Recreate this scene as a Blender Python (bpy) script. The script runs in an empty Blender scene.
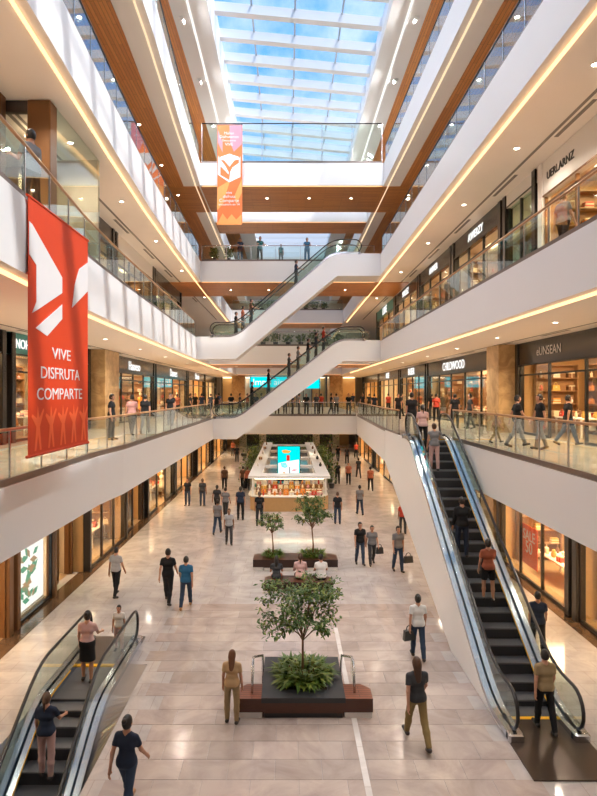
import bpy, math, random
import numpy as np
from mathutils import Vector, Matrix
random.seed(11)
PI = math.pi
sc = bpy.context.scene
COL = sc.collection

# ------------------------------------------------------------------ camera, sky, sun, exposure
FPX, U0, V0, CAMZ = 580.0, 288.0, 393.0, 7.2
cam = bpy.data.objects.new('camera', bpy.data.cameras.new('camera'))
COL.objects.link(cam)
cam.location = (0, 0, CAMZ)
cam.rotation_euler = (PI / 2, 0, 0)
cam.data.sensor_fit = 'AUTO'
cam.data.sensor_width = 36
cam.data.lens = 36 * FPX / 796
cam.data.shift_x = (298.5 - U0) / 796
cam.data.shift_y = -(398 - V0) / 796
cam.data.clip_end = 400
sc.camera = cam

world = bpy.data.worlds.new('sky'); sc.world = world
world.use_nodes = True
wn = world.node_tree.nodes; wl = world.node_tree.links
wn.clear()
w_out = wn.new('ShaderNodeOutputWorld'); w_bg = wn.new('ShaderNodeBackground')
w_tc = wn.new('ShaderNodeTexCoord'); w_no = wn.new('ShaderNodeTexNoise'); w_rp = wn.new('ShaderNodeValToRGB')
w_no.inputs['Scale'].default_value = 3.2; w_no.inputs['Detail'].default_value = 7; w_no.inputs['Roughness'].default_value = 0.6
w_rp.color_ramp.elements[0].position = 0.47; w_rp.color_ramp.elements[0].color = (0.10, 0.38, 0.82, 1)
w_rp.color_ramp.elements[1].position = 0.74; w_rp.color_ramp.elements[1].color = (0.95, 0.98, 1.0, 1)
wl.new(w_tc.outputs['Generated'], w_no.inputs['Vector']); wl.new(w_no.outputs['Fac'], w_rp.inputs['Fac'])
wl.new(w_rp.outputs['Color'], w_bg.inputs['Color']); w_bg.inputs['Strength'].default_value = 1.05
wl.new(w_bg.outputs['Background'], w_out.inputs['Surface'])

sun = bpy.data.objects.new('sun', bpy.data.lights.new('sun', 'SUN')); COL.objects.link(sun)
sun.data.energy = 4.2; sun.data.angle = math.radians(1.0); sun.data.color = (1.0, 0.96, 0.9)
sun.rotation_euler = Vector((-0.42, 0.24, -0.87)).to_track_quat('-Z', 'Y').to_euler()

vs = sc.view_settings
vs.view_transform = 'Standard'; vs.look = 'None'; vs.gamma = 1.0; vs.use_curve_mapping = False
vs.exposure = 0.45
sc.cycles.use_denoising = True
sc.cycles.max_bounces = 7; sc.cycles.diffuse_bounces = 4; sc.cycles.glossy_bounces = 3
sc.cycles.transmission_bounces = 4; sc.cycles.transparent_max_bounces = 24
sc.cycles.sample_clamp_indirect = 4.0
sc.cycles.caustics_reflective = False; sc.cycles.caustics_refractive = False

# ------------------------------------------------------------------ helpers
def PX(u, v, y):            # photograph pixel at depth y -> world point
    return Vector(((u - U0) / FPX * y, y, CAMZ + (V0 - v) / FPX * y))
def YF(v, z):               # depth of a point at height z seen at row v
    return (z - CAMZ) * FPX / (V0 - v)

class MB:
    def __init__(s): s.v = []; s.f = []; s.m = []
    def add(s, vs_, fs, m=0):
        o = len(s.v); s.v += [tuple(p) for p in vs_]
        for f in fs: s.f.append(tuple(i + o for i in f)); s.m.append(m)
        return s
    def box(s, x0, x1, y0, y1, z0, z1, m=0):
        x0, x1 = min(x0, x1), max(x0, x1); y0, y1 = min(y0, y1), max(y0, y1); z0, z1 = min(z0, z1), max(z0, z1)
        return s.add([(x0,y0,z0),(x1,y0,z0),(x1,y1,z0),(x0,y1,z0),(x0,y0,z1),(x1,y0,z1),(x1,y1,z1),(x0,y1,z1)],
              [(0,3,2,1),(4,5,6,7),(0,1,5,4),(1,2,6,5),(2,3,7,6),(3,0,4,7)], m)
    def cbox(s, x0, x1, y0, y1, z0, z1, c=.02, m=0):      # box with chamfered upright edges and top edge
        P = [(x0+c,y0),(x1-c,y0),(x1,y0+c),(x1,y1-c),(x1-c,y1),(x0+c,y1),(x0,y1-c),(x0,y0+c)]
        cx, cy = (x0+x1)/2, (y0+y1)/2
        V = [(x,y,z0) for x,y in P] + [(x,y,z1-c) for x,y in P]
        V += [(x+(c if x<cx else -c)*.8, y+(c if y<cy else -c)*.8, z1) for x,y in P]
        Fs = [tuple(range(7,-1,-1)), tuple(range(16,24))]
        for r in (0, 8):
            for i in range(8): j=(i+1)%8; Fs.append((r+i, r+j, r+8+j, r+8+i))
        return s.add(V, Fs, m)
    def prism(s, poly, fn, a, b, m=0, mcap=None, mcap2=None):        # poly: list of 2d; fn(p, q, w)->xyz ; extruded w from a to b
        n = len(poly)
        area = sum(poly[i][0]*poly[(i+1)%n][1]-poly[(i+1)%n][0]*poly[i][1] for i in range(n))
        if area < 0: poly = poly[::-1]
        V = [fn(p[0],p[1],a) for p in poly] + [fn(p[0],p[1],b) for p in poly]
        e1 = Vector(fn(1,0,0))-Vector(fn(0,0,0)); e2 = Vector(fn(0,1,0))-Vector(fn(0,0,0)); e3 = Vector(fn(0,0,1))-Vector(fn(0,0,0))
        pos = e1.cross(e2).dot(e3)*(b-a) > 0
        side = [(i,(i+1)%n,n+(i+1)%n,n+i) for i in range(n)]
        c0, c1 = tuple(range(n-1,-1,-1)), tuple(range(n,2*n))
        if not pos:
            side = [f[::-1] for f in side]; c0, c1 = c0[::-1], c1[::-1]
        s.add(V, side, m)
        o = len(s.v)-2*n
        for c, mm in ((c0, mcap), (c1, mcap2 if mcap2 is not None else mcap)):
            s.f.append(tuple(i+o for i in c)); s.m.append(m if mm is None else mm)
        return s
    def tube(s, pts, r, n=8, m=0, rx=None):
        pts = [Vector(p) for p in pts]; rs = r if isinstance(r, (list, tuple)) else [r]*len(pts)
        o = len(s.v); up = None
        for i, p in enumerate(pts):
            d = (pts[min(i+1,len(pts)-1)] - pts[max(i-1,0)]).normalized()
            if up is None: up = Vector((0,0,1)) if abs(d.z) < .9 else Vector((1,0,0))
            a = d.cross(up).normalized(); b = a.cross(d).normalized(); up = b
            for k in range(n):
                t = 2*PI*k/n
                s.v.append(tuple(p + a*math.cos(t)*rs[i]*(rx or 1) + b*math.sin(t)*rs[i]))
        for i in range(len(pts)-1):
            for k in range(n):
                j=(k+1)%n
                s.f.append((o+i*n+k, o+i*n+j, o+(i+1)*n+j, o+(i+1)*n+k)); s.m.append(m)
        s.f.append(tuple(o+k for k in range(n-1,-1,-1))); s.m.append(m)
        s.f.append(tuple(o+(len(pts)-1)*n+k for k in range(n))); s.m.append(m)
        return s
    def lathe(s, prof, c=(0,0,0), n=14, m=0):
        o = len(s.v)
        for r, z in prof:
            for k in range(n):
                t=2*PI*k/n; s.v.append((c[0]+r*math.cos(t), c[1]+r*math.sin(t), c[2]+z))
        for i in range(len(prof)-1):
            for k in range(n):
                j=(k+1)%n; s.f.append((o+i*n+k,o+i*n+j,o+(i+1)*n+j,o+(i+1)*n+k)); s.m.append(m)
        s.f.append(tuple(o+k for k in range(n-1,-1,-1))); s.m.append(m)
        s.f.append(tuple(o+(len(prof)-1)*n+k for k in range(n))); s.m.append(m)
        return s
    def mesh(s, name, mats, smooth=False):
        me = bpy.data.meshes.new(name); me.from_pydata(s.v, [], s.f)
        for mt in (mats if isinstance(mats, (list, tuple)) else [mats]): me.materials.append(M(mt))
        me.polygons.foreach_set('material_index', s.m)
        if smooth: me.polygons.foreach_set('use_smooth', [True]*len(s.f))
        me.update(); return me
    def build(s, name, mats, parent=None, smooth=False, **kw):
        return link(name, s.mesh(name, mats, smooth), parent, **kw)

def link(name, data, parent=None, loc=None, rot=None, mat=None, kind=None, label=None, cat=None, group=None, scale=None):
    o = bpy.data.objects.new(name, data); COL.objects.link(o)
    if parent is not None: o.parent = parent
    if mat is not None: o.matrix_local = mat
    if loc is not None: o.location = loc
    if rot is not None: o.rotation_euler = rot
    if scale is not None: o.scale = (scale,)*3 if isinstance(scale,(int,float)) else scale
    tag(o, label, cat, group, kind); return o
def tag(o, label=None, cat=None, group=None, kind=None):
    if label: o['label'] = label
    if cat: o['category'] = cat
    if group: o['group'] = group
    if kind: o['kind'] = kind
    return o
def empty(name, loc=(0,0,0), rz=0, label=None, cat=None, group=None, kind=None):
    o = link(name, None, loc=loc, rot=(0,0,rz), label=label, cat=cat, group=group, kind=kind)
    o.empty_display_size = .2; return o
def ident(x, y, z): return (x, y, z)
def F_xy(p, q, w): return (p, q, w)
def F_yz(p, q, w): return (w, p, q)
def F_xz(p, q, w): return (p, w, q)

# ------------------------------------------------------------------ materials
_M = {}
SPEC = {}
def M(name):
    if not isinstance(name, str): return name
    if name in _M: return _M[name]
    sp = SPEC.get(name)
    if sp is None: raise KeyError(name)
    m = sp(name) if callable(sp) else simple(name, **sp)
    _M[name] = m; return m
def nodes(name):
    m = bpy.data.materials.new(name); m.use_nodes = True
    nt = m.node_tree; b = nt.nodes['Principled BSDF']; return m, nt, b
def simple(name, c, r=.5, metal=0., noise=0., scale=8., emit=None, es=0., coat=0., rand=0., bump=0., bscale=60., spec=.5, stretch=None):
    m, nt, b = nodes(name)
    b.inputs['Base Color'].default_value = (*c, 1); b.inputs['Roughness'].default_value = r; b.inputs['Metallic'].default_value = metal
    b.inputs['Specular IOR Level'].default_value = spec
    if coat: b.inputs['Coat Weight'].default_value = coat; b.inputs['Coat Roughness'].default_value = .08
    if emit: b.inputs['Emission Color'].default_value = (*emit, 1); b.inputs['Emission Strength'].default_value = es
    if noise or bump:
        tc = nt.nodes.new('ShaderNodeTexCoord'); mp = nt.nodes.new('ShaderNodeMapping')
        nt.links.new(tc.outputs['Object'], mp.inputs['Vector'])
        if stretch: mp.inputs['Scale'].default_value = stretch
    if noise or rand:
        hs = nt.nodes.new('ShaderNodeHueSaturation'); hs.inputs['Color'].default_value = (*c, 1)
        ma = nt.nodes.new('ShaderNodeMath'); ma.operation = 'ADD'; ma.inputs[0].default_value = 1 - noise/2 - rand/2
        if noise:
            no = nt.nodes.new('ShaderNodeTexNoise'); no.inputs['Scale'].default_value = scale; no.inputs['Detail'].default_value = 5
            nt.links.new(mp.outputs['Vector'], no.inputs['Vector'])
            mu = nt.nodes.new('ShaderNodeMath'); mu.operation = 'MULTIPLY'; mu.inputs[1].default_value = noise
            nt.links.new(no.outputs['Fac'], mu.inputs[0]); nt.links.new(mu.outputs[0], ma.inputs[1])
        if rand:
            oi = nt.nodes.new('ShaderNodeObjectInfo'); mr = nt.nodes.new('ShaderNodeMath'); mr.operation = 'MULTIPLY_ADD'
            mr.inputs[1].default_value = rand; nt.links.new(oi.outputs['Random'], mr.inputs[0]); nt.links.new(ma.outputs[0], mr.inputs[2])
            ma = mr
        nt.links.new(ma.outputs[0], hs.inputs['Value']); nt.links.new(hs.outputs['Color'], b.inputs['Base Color'])
    if bump:
        n2 = nt.nodes.new('ShaderNodeTexNoise'); n2.inputs['Scale'].default_value = bscale; n2.inputs['Detail'].default_value = 3
        nt.links.new(mp.outputs['Vector'], n2.inputs['Vector'])
        bp = nt.nodes.new('ShaderNodeBump'); bp.inputs['Strength'].default_value = bump; bp.inputs['Distance'].default_value = .02
        nt.links.new(n2.outputs['Fac'], bp.inputs['Height']); nt.links.new(bp.outputs['Normal'], b.inputs['Normal'])
    return m
def glass(tint, refl=.06, rough=.02):
    def mk(name):
        m = bpy.data.materials.new(name); m.use_nodes = True; nt = m.node_tree; nt.nodes.clear()
        out = nt.nodes.new('ShaderNodeOutputMaterial'); mx = nt.nodes.new('ShaderNodeMixShader')
        tr = nt.nodes.new('ShaderNodeBsdfTransparent'); tr.inputs['Color'].default_value = (*tint, 1)
        gl = nt.nodes.new('ShaderNodeBsdfGlossy'); gl.inputs['Roughness'].default_value = rough; gl.inputs['Color'].default_value = (.9,.95,.95,1)
        lw = nt.nodes.new('ShaderNodeLayerWeight'); pw = nt.nodes.new('ShaderNodeMath'); pw.operation = 'POWER'; pw.inputs[1].default_value = 5.0
        lw.inputs['Blend'].default_value = .5
        ad = nt.nodes.new('ShaderNodeMath'); ad.operation = 'MULTIPLY_ADD'; ad.inputs[1].default_value = .8; ad.inputs[2].default_value = refl; ad.use_clamp = True
        nt.links.new(lw.outputs['Facing'], pw.inputs[0]); nt.links.new(pw.outputs[0], ad.inputs[0]); nt.links.new(ad.outputs[0], mx.inputs['Fac'])
        nt.links.new(tr.outputs[0], mx.inputs[1]); nt.links.new(gl.outputs[0], mx.inputs[2]); nt.links.new(mx.outputs[0], out.inputs['Surface'])
        return m
    return mk
def emit(c, s):
    def mk(name):
        m = bpy.data.materials.new(name); m.use_nodes = True; nt = m.node_tree; nt.nodes.clear()
        out = nt.nodes.new('ShaderNodeOutputMaterial'); e = nt.nodes.new('ShaderNodeEmission')
        e.inputs['Color'].default_value = (*c, 1); e.inputs['Strength'].default_value = s
        nt.links.new(e.outputs[0], out.inputs['Surface']); return m
    return mk
def marble(base, vein, brick=None, rough=.2, rand=.0, sc_=1.2):
    def mk(name):
        m, nt, b = nodes(name); N = nt.nodes.new; L = nt.links.new
        tc = N('ShaderNodeTexCoord'); geo = N('ShaderNodeNewGeometry')
        no = N('ShaderNodeTexNoise'); no.inputs['Scale'].default_value = sc_; no.inputs['Detail'].default_value = 8; no.inputs['Roughness'].default_value = .62; no.inputs['Distortion'].default_value = 1.2
        L(geo.outputs['Position'], no.inputs['Vector'])
        rp = N('ShaderNodeValToRGB'); e = rp.color_ramp.elements
        e[0].position = .34; e[0].color = (*vein, 1); e[1].position = .62; e[1].color = (*base, 1)
        L(no.outputs['Fac'], rp.inputs['Fac']); colr = rp.outputs['Color']
        if rand:
            oi = N('ShaderNodeObjectInfo'); hs = N('ShaderNodeHueSaturation'); mr = N('ShaderNodeMapRange')
            mr.inputs['To Min'].default_value = 1-rand; mr.inputs['To Max'].default_value = 1+rand*.6
            L(oi.outputs['Random'], mr.inputs['Value']); L(mr.outputs['Result'], hs.inputs['Value']); L(colr, hs.inputs['Color']); colr = hs.outputs['Color']
        if brick:
            bk = N('ShaderNodeTexBrick'); bk.offset = .5; bk.inputs['Scale'].default_value = 1
            bk.inputs['Brick Width'].default_value = brick[0]; bk.inputs['Row Height'].default_value = brick[1]; bk.inputs['Mortar Size'].default_value = .006
            bk.inputs['Color1'].default_value = (.93,.93,.935,1); bk.inputs['Color2'].default_value = (1,1,1,1); bk.inputs['Mortar'].default_value = (.7,.66,.63,1)
            L(geo.outputs['Position'], bk.inputs['Vector'])
            mx = N('ShaderNodeMix'); mx.data_type = 'RGBA'; mx.blend_type = 'MULTIPLY'; mx.inputs['Factor'].default_value = 1
            L(colr, mx.inputs[6]); L(bk.outputs['Color'], mx.inputs[7]); colr = mx.outputs[2]
        L(colr, b.inputs['Base Color']); b.inputs['Roughness'].default_value = rough
        return m
    return mk
def wood(c1, c2, planks=(.16, 2.4), axis='Y', rough=.4):
    def mk(name):
        m, nt, b = nodes(name); N = nt.nodes.new; L = nt.links.new
        geo = N('ShaderNodeTexCoord'); mp = N('ShaderNodeMapping')
        if axis == 'Y': mp.inputs['Rotation'].default_value = (0, 0, PI/2)
        L(geo.outputs['Object'], mp.inputs['Vector'])
        bk = N('ShaderNodeTexBrick'); bk.inputs['Scale'].default_value = 1; bk.inputs['Brick Width'].default_value = planks[1]; bk.inputs['Row Height'].default_value = planks[0]
        bk.inputs['Mortar Size'].default_value = .008; bk.inputs['Color1'].default_value = (*c1, 1); bk.inputs['Color2'].default_value = (*c2, 1)
        bk.inputs['Mortar'].default_value = (c1[0]*.3, c1[1]*.3, c1[2]*.3, 1)
        no = N('ShaderNodeTexNoise'); no.inputs['Scale'].default_value = 6; no.inputs['Detail'].default_value = 6
        m2 = N('ShaderNodeMapping'); m2.inputs['Scale'].default_value = (1, 14, 14); L(mp.outputs['Vector'], m2.inputs['Vector'])
        L(mp.outputs['Vector'], bk.inputs['Vector']); L(m2.outputs['Vector'], no.inputs['Vector'])
        mx = N('ShaderNodeMix'); mx.data_type = 'RGBA'; mx.blend_type = 'OVERLAY'; mx.inputs['Factor'].default_value = .45
        L(bk.outputs['Color'], mx.inputs[6]); L(no.outputs['Fac'], mx.inputs[7]); L(mx.outputs[2], b.inputs['Base Color'])
        b.inputs['Roughness'].default_value = rough; return m
    return mk

SPEC.update({
 'fascia': dict(c=(.80,.80,.82), r=.45, noise=.03, scale=.7),
 'soffit': dict(c=(.93,.86,.80), r=.6, noise=.04, scale=1.5),
 'soffit_groove': dict(c=(.22,.19,.17), r=.6),
 'roof_white': dict(c=(.82,.80,.78), r=.5, noise=.03, scale=.6),
 'skylight_frame': dict(c=(.86,.87,.9), r=.35, noise=.03, scale=2),
 'mullion_steel': dict(c=(.45,.5,.56), r=.35, metal=.5, noise=.05),
 'wood_ceiling': wood((.66,.26,.055), (.52,.18,.035), (.14, 2.4), 'Y', .35),
 'wood_bridge': wood((.66,.27,.06), (.52,.185,.036), (.14, 2.4), 'X', .35),
 'wood_bench': wood((.24,.07,.03), (.18,.05,.022), (.09, 1.6), 'X', .3),
 'wood_bench_dark': wood((.11,.04,.02), (.08,.03,.015), (.09, 1.6), 'X', .35),
 'floor_far': marble((.56,.51,.485), (.42,.38,.365), (.9,.6), .1, 0, .9),
 'tile': marble((.51,.425,.38), (.37,.30,.27), None, .13, .13, .9),
 'grout': dict(c=(.30,.26,.24), r=.6),
 'floor_upper': marble((.74,.66,.57), (.62,.54,.46), (1.2,1.2), .14),
 'border_stone': marble((.13,.075,.04), (.07,.04,.025), (.6,.6), .15),
 'pale_stone': marble((.74,.70,.68), (.62,.58,.56), None, .2, .06),
 'travertine': marble((.60,.41,.21), (.36,.22,.10), None, .35, 0, 1.6),
 'black_gloss': dict(c=(.018,.016,.016), r=.22, noise=.1),
 'dark_panel': dict(c=(.035,.028,.025), r=.3, noise=.15, scale=3),
 'charcoal_frame': dict(c=(.03,.03,.032), r=.35, metal=.6, noise=.05),
 'bronze': dict(c=(.20,.10,.045), r=.35, metal=.7, noise=.1),
 'brown_post': dict(c=(.16,.075,.03), r=.35, noise=.15),
 'handrail_wood': dict(c=(.42,.21,.085), r=.3, noise=.2, scale=12, stretch=(1,1,8)),
 'steel': dict(c=(.62,.63,.66), r=.25, metal=1., noise=.06, scale=20),
 'deck_steel': dict(c=(.66,.70,.76), r=.22, metal=1., noise=.06, scale=6),
 'apron_steel': dict(c=(.36,.31,.27), r=.35, metal=.5, noise=.1, scale=4),
 'base_channel': dict(c=(.19,.15,.135), r=.35, metal=.6, noise=.05),
 'floor_plate': dict(c=(.085,.06,.045), r=.3, metal=.5, noise=.2, scale=30, stretch=(1,14,1)),
 'rubber': dict(c=(.012,.012,.014), r=.3, noise=.05),
 'step_metal': dict(c=(.15,.15,.16), r=.42, metal=.5, noise=.2, scale=40, stretch=(6,1,1)),
 'step_riser': dict(c=(.05,.05,.055), r=.5, metal=.4, noise=.2, scale=40),
 'yellow': dict(c=(.95,.50,.01), r=.45, noise=.05),
 'pit_dark': dict(c=(.05,.05,.055), r=.6, noise=.1),
 'glass_rail': glass((.90,.96,.94), .07),
 'glass_shop': glass((.95,.94,.90), .05),
 'glass_green': glass((.70,.86,.80), .09),
 'glass_sky': glass((.93,.97,1.0), .03),
 'led': emit((1.0,.56,.24), 2.0),
 'led_soft': emit((1.0,.72,.45), .9),
 'led_white': emit((1.0,.95,.88), 1.0),
 'lamp': emit((1.0,.86,.66), 22.0),
 'shop_lamp': emit((1.0,.80,.52), 5.0),
 'sign_white': emit((1.0,.97,.92), .95),
 'sign_black': dict(c=(.012,.012,.012), r=.4),
 'shop_wall': dict(c=(.60,.36,.15), r=.6, noise=.12, scale=2),
 'shop_wall_pale': dict(c=(.66,.55,.42), r=.6, noise=.08, scale=2),
 'shop_wall_yellow': dict(c=(.70,.34,.05), r=.6, noise=.08, scale=2),
 'shop_ceiling': dict(c=(.62,.55,.46), r=.7, noise=.05),
 'shop_floor': dict(c=(.42,.28,.16), r=.25, noise=.15, scale=3),
 'shelf_wood': dict(c=(.30,.15,.06), r=.45, noise=.3, scale=10, stretch=(1,8,1)),
 'shelf_white': dict(c=(.75,.70,.62), r=.4, noise=.05),
 'white_paint': dict(c=(.80,.78,.76), r=.4, noise=.04),
 'wall_outer': dict(c=(.42,.36,.30), r=.7, noise=.08),
 'tray_black': dict(c=(.02,.021,.024), r=.35, noise=.2, scale=5),
 'soil': dict(c=(.05,.03,.018), r=.9, noise=.5, scale=30),
 'bark': dict(c=(.17,.085,.04), r=.8, noise=.4, scale=25),
 'leaf': dict(c=(.06,.12,.02), r=.45, noise=.9, scale=5),
 'leaf_light': dict(c=(.17,.22,.03), r=.45, noise=.8, scale=4),
 'fern': dict(c=(.08,.15,.02), r=.4, noise=.9, scale=7),
 'banner': dict(c=(.66,.043,.0), r=.65, noise=.08, scale=2, bump=.1, bscale=3),
 'banner_far': dict(c=(.90,.17,.04), r=.65, noise=.3, scale=.8),
 'banner_pink': dict(c=(.80,.25,.33), r=.65, noise=.1),
 'banner_amber': dict(c=(.95,.36,.10), r=.65, noise=.2),
 'banner_faint': dict(c=(.88,.13,.03), r=.65),
 'print_white': dict(c=(.78,.76,.78), r=.6, noise=.03),
 'sale_red': dict(c=(.85,.10,.02), r=.5, noise=.06),
 'lightbox': emit((.97,1.0,.98), 1.1),
 'leaf_print': emit((.10,.40,.25), .8),
 'leaf_print_brown': emit((.50,.30,.16), .8),
 'screen_teal': emit((.0,.55,.55), 1.3),
 'screen_white': emit((.85,.92,.95), 1.0),
 'screen_red': emit((.6,.03,.02), 1.0),
 'screen_orange': emit((.9,.35,.05), 1.0),
 'sign_cyan': emit((.0,.55,.65), 1.4),
 'kiosk_tan': dict(c=(.48,.28,.11), r=.4, noise=.2, scale=6),
 'skin': dict(c=(.50,.26,.17), r=.55, noise=.1),
 'skin_dark': dict(c=(.26,.13,.08), r=.55, noise=.1),
 'eye_dark': dict(c=(.02,.015,.012), r=.3),
 'hair_black': dict(c=(.015,.011,.009), r=.5, noise=.4, scale=40),
 'hair_brown': dict(c=(.07,.03,.014), r=.5, noise=.4, scale=40),
 'hair_auburn': dict(c=(.16,.06,.022), r=.5, noise=.4, scale=40),
 'shoe_dark': dict(c=(.03,.022,.02), r=.5, noise=.1),
 'shoe_tan': dict(c=(.35,.18,.08), r=.5, noise=.1),
})
CLOTH = dict(navy=(.022,.032,.06), black=(.014,.014,.016), charcoal=(.045,.047,.052), grey=(.20,.20,.21), lightgrey=(.42,.42,.44),
  white=(.70,.69,.68), blue=(.03,.14,.28), teal=(.04,.16,.17), beige=(.48,.32,.17), tan=(.36,.23,.12), olive=(.24,.17,.07), pink=(.60,.34,.34),
  rust=(.36,.11,.06), red=(.42,.05,.03), brown=(.10,.05,.03), denim=(.035,.055,.095), green=(.05,.10,.05), orange=(.55,.20,.05), khaki=(.30,.22,.12), rose=(.62,.40,.38))
for k, c in CLOTH.items(): SPEC['cloth_'+k] = dict(c=c, r=.8, noise=.18, scale=9, spec=.25)
GOODS = dict(red=(.55,.05,.03), orange=(.75,.26,.04), cream=(.72,.60,.42), white=(.80,.77,.72), brown=(.20,.09,.04), black=(.03,.028,.028), teal=(.05,.28,.28), gold=(.62,.38,.08), pink=(.65,.3,.3), green=(.10,.22,.07))
for k, c in GOODS.items(): SPEC['goods_'+k] = dict(c=c, r=.45, noise=.15, scale=12)

_txt = {}
def text_mesh(s, size=1.0, mat='sign_white', depth=.012):
    key = (s, size, mat, depth)
    if key in _txt: return _txt[key]
    cu = bpy.data.curves.new('lettering', 'FONT'); cu.body = s; cu.size = size; cu.extrude = depth; cu.align_x = 'CENTER'; cu.align_y = 'CENTER'; cu.resolution_u = 3
    o = bpy.data.objects.new('lettering', cu); COL.objects.link(o)
    dg = bpy.context.evaluated_depsgraph_get()
    me = bpy.data.meshes.new_from_object(o.evaluated_get(dg)); me.materials.clear(); me.materials.append(M(mat))
    bpy.data.objects.remove(o); bpy.data.curves.remove(cu)
    _txt[key] = me; return me
def text_on_side(s, x, y, z, size, side, mat, parent, name='lettering', depth=.012, sx=1.0):
    me = text_mesh(s, size, mat, depth)
    if side < 0: R = Matrix(((0,0,1),(sx,0,0),(0,1,0)))      # left wall, faces +X
    else:        R = Matrix(((0,0,-1),(-sx,0,0),(0,1,0)))
    return link(name, me, parent, mat=Matrix.Translation((x,y,z)) @ R.to_4x4())
_WP = {}
def wempty(name, loc, **kw):          # an Empty whose children are given in world coordinates
    o = empty(name, loc, **kw); _WP[o.name] = Vector(loc); return o
_link0 = link
def link(name, data, parent=None, **kw):
    o = _link0(name, data, parent, **kw)
    if parent is not None and parent.name in _WP:
        o.matrix_parent_inverse = Matrix.Translation(-_WP[parent.name])
    return o

# ------------------------------------------------------------------ levels and edges of the atrium
Z0, Z1, Z2, Z3, Z4, ZR = 0.0, 5.4, 10.8, 16.2, 21.6, 25.7
FA = 1.4                                        # depth of the white fascias
YN, YE = 1.0, 84.0
L1L = [(-5.4,YN),(-5.4,16.6),(-5.22,18.4),(-5.2,30),(-5.2,41),(-5.3,YE)]
L2L = [(-4.6,YN),(-4.72,9.0),(-4.9,11.5),(-5.08,13.2),(-5.3,15.6),(-5.45,19),(-5.55,23),(-5.75,30),(-5.96,38.7),(-6.1,50),(-6.2,YE)]
L3L = [(-4.7,YN),(-5.0,10),(-5.16,13.3),(-5.45,18.5),(-5.68,24),(-5.85,31),(-5.97,39),(-6.1,52),(-6.2,YE)]
L4L = [(-4.3,YN),(-4.62,12),(-4.87,21),(-5.2,28),(-5.5,36.3),(-5.9,YE)]
L1R = [(6.22,YN),(6.22,27.3),(4.55,27.3),(5.35,45),(6.2,50.5),(6.2,YE)]
L2R = [(6.4,YN),(6.4,YE)]
L3R = [(5.8,YN),(5.85,13),(6.0,39),(6.0,YE)]
L4R = [(6.1,YN),(6.1,20),(6.0,36),(6.0,YE)]
def edge_x(pts, y):
    for a, b in zip(pts, pts[1:]):
        if a[1] <= y <= b[1] and b[1] > a[1]: return a[0] + (b[0]-a[0])*(y-a[1])/(b[1]-a[1])
    return pts[-1][0]
def offset(pts, d, sgn):                       # shift a balcony edge outwards (away from the void)
    return [(x + sgn*d, y) for x, y in pts]

# ground floor with the well of the left escalator
WX0, WX1, WY0, WY1 = -5.88, -3.74, 3.2, 15.4
fl = MB()
for (x0,x1,y0,y1) in ((-16,WX0,-4,YE+3),(WX1,16,-4,YE+3),(WX0,WX1,-4,WY0),(WX0,WX1,WY1,YE+3)):
    fl.box(x0,x1,y0,y1,-.3,-.006, 0)
floor = fl.build('floor', 'floor_far', kind='structure')
TW, TH = .9, .6
tile_me = MB().cbox(-TW/2+.004, TW/2-.004, -TH/2+.004, TH/2-.004, -.02, 0, .004).mesh('floor_tile', 'tile')
ROWS = []
n_t = 0
y = 9.9; r = 0
while y < 19.6:
    x = -3.85 + TW/2 - (TW/2 if r % 2 else 0)
    while x < 4.6:
        if x - TW/2 >= -4.05 and not (y < 15.8 and x - TW/2 < WX1):
            if n_t < 176:
                link('floor_tile', tile_me, floor, loc=(x, y, 0)); n_t += 1
        x += TW
    y += TH; r += 1
# paler lengthwise bands of narrow slabs in the floor
pale_me = MB().cbox(-.06, .06, -.6+.004, .6-.004, -.02, .0015, .003).mesh('band_slab', 'pale_stone')
for bx in (1.46,):
    yy = 10.0
    while yy < 18:
        link('band_slab', pale_me, floor, loc=(bx, yy, 0)); yy += 1.2
# dark stone borders along the shop fronts
for nm, x0, x1, y0 in (('trim_1', -8.4, -7.78, 12), ('trim_2', 8.72, 9.25, 12)):
    MB().box(x0, x1, y0, YE, -.02, .003).build(nm, 'border_stone', kind='structure')

# pit of the escalator that goes down
pit = MB()
pit.box(WX0-.2, WX0, WY0-.2, WY1, -5.6, -.31); pit.box(WX1, WX1+.2, WY0-.2, WY1, -5.6, -.31)
pit.box(WX0, WX1, WY0-.2, WY0, -5.6, -.31); pit.box(WX0, WX1, WY1, WY1+.2, -5.6, -.31)
pit.build('wall_pit', 'fascia', kind='structure')
MB().box(WX0-.2, WX1+.2, WY0-.2, WY1+.2, -5.75, -5.6).build('floor_basement', 'pit_dark', kind='structure')

# balcony slabs: top = upper floor, underside = soffit, side = white fascia
def slab(name, z, pts, sgn, wood_under=False, top='floor_upper'):
    X = sgn*16
    poly = [(x, y) for x, y in pts] + [(X, pts[-1][1]), (X, pts[0][1])]
    mb = MB(); mb.prism(poly, F_xy, z-FA, z, 0, 1, 2)
    o = mb.build(name, ['fascia', 'soffit', top], kind='structure')
    led(o, z-FA, pts, sgn, mat='led_soft' if wood_under else 'led')
    if wood_under:
        inner = offset(pts, 1.05, sgn)
        poly = inner + [(X, pts[-1][1]), (X, pts[0][1])]
        MB().prism(poly, F_xy, z-FA-.03, z-FA-.004, 0).build('wood_soffit', 'wood_ceiling', o)
    return o
def ribbon(mb, a, b, z0, z1):
    for i in range(len(a)-1):
        mb.add([(a[i][0],a[i][1],z0),(b[i][0],b[i][1],z0),(b[i+1][0],b[i+1][1],z0),(a[i+1][0],a[i+1][1],z0),
                (a[i][0],a[i][1],z1),(b[i][0],b[i][1],z1),(b[i+1][0],b[i+1][1],z1),(a[i+1][0],a[i+1][1],z1)],
               [(0,3,2,1),(4,5,6,7),(0,1,5,4),(1,2,6,5),(2,3,7,6),(3,0,4,7)])
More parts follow.
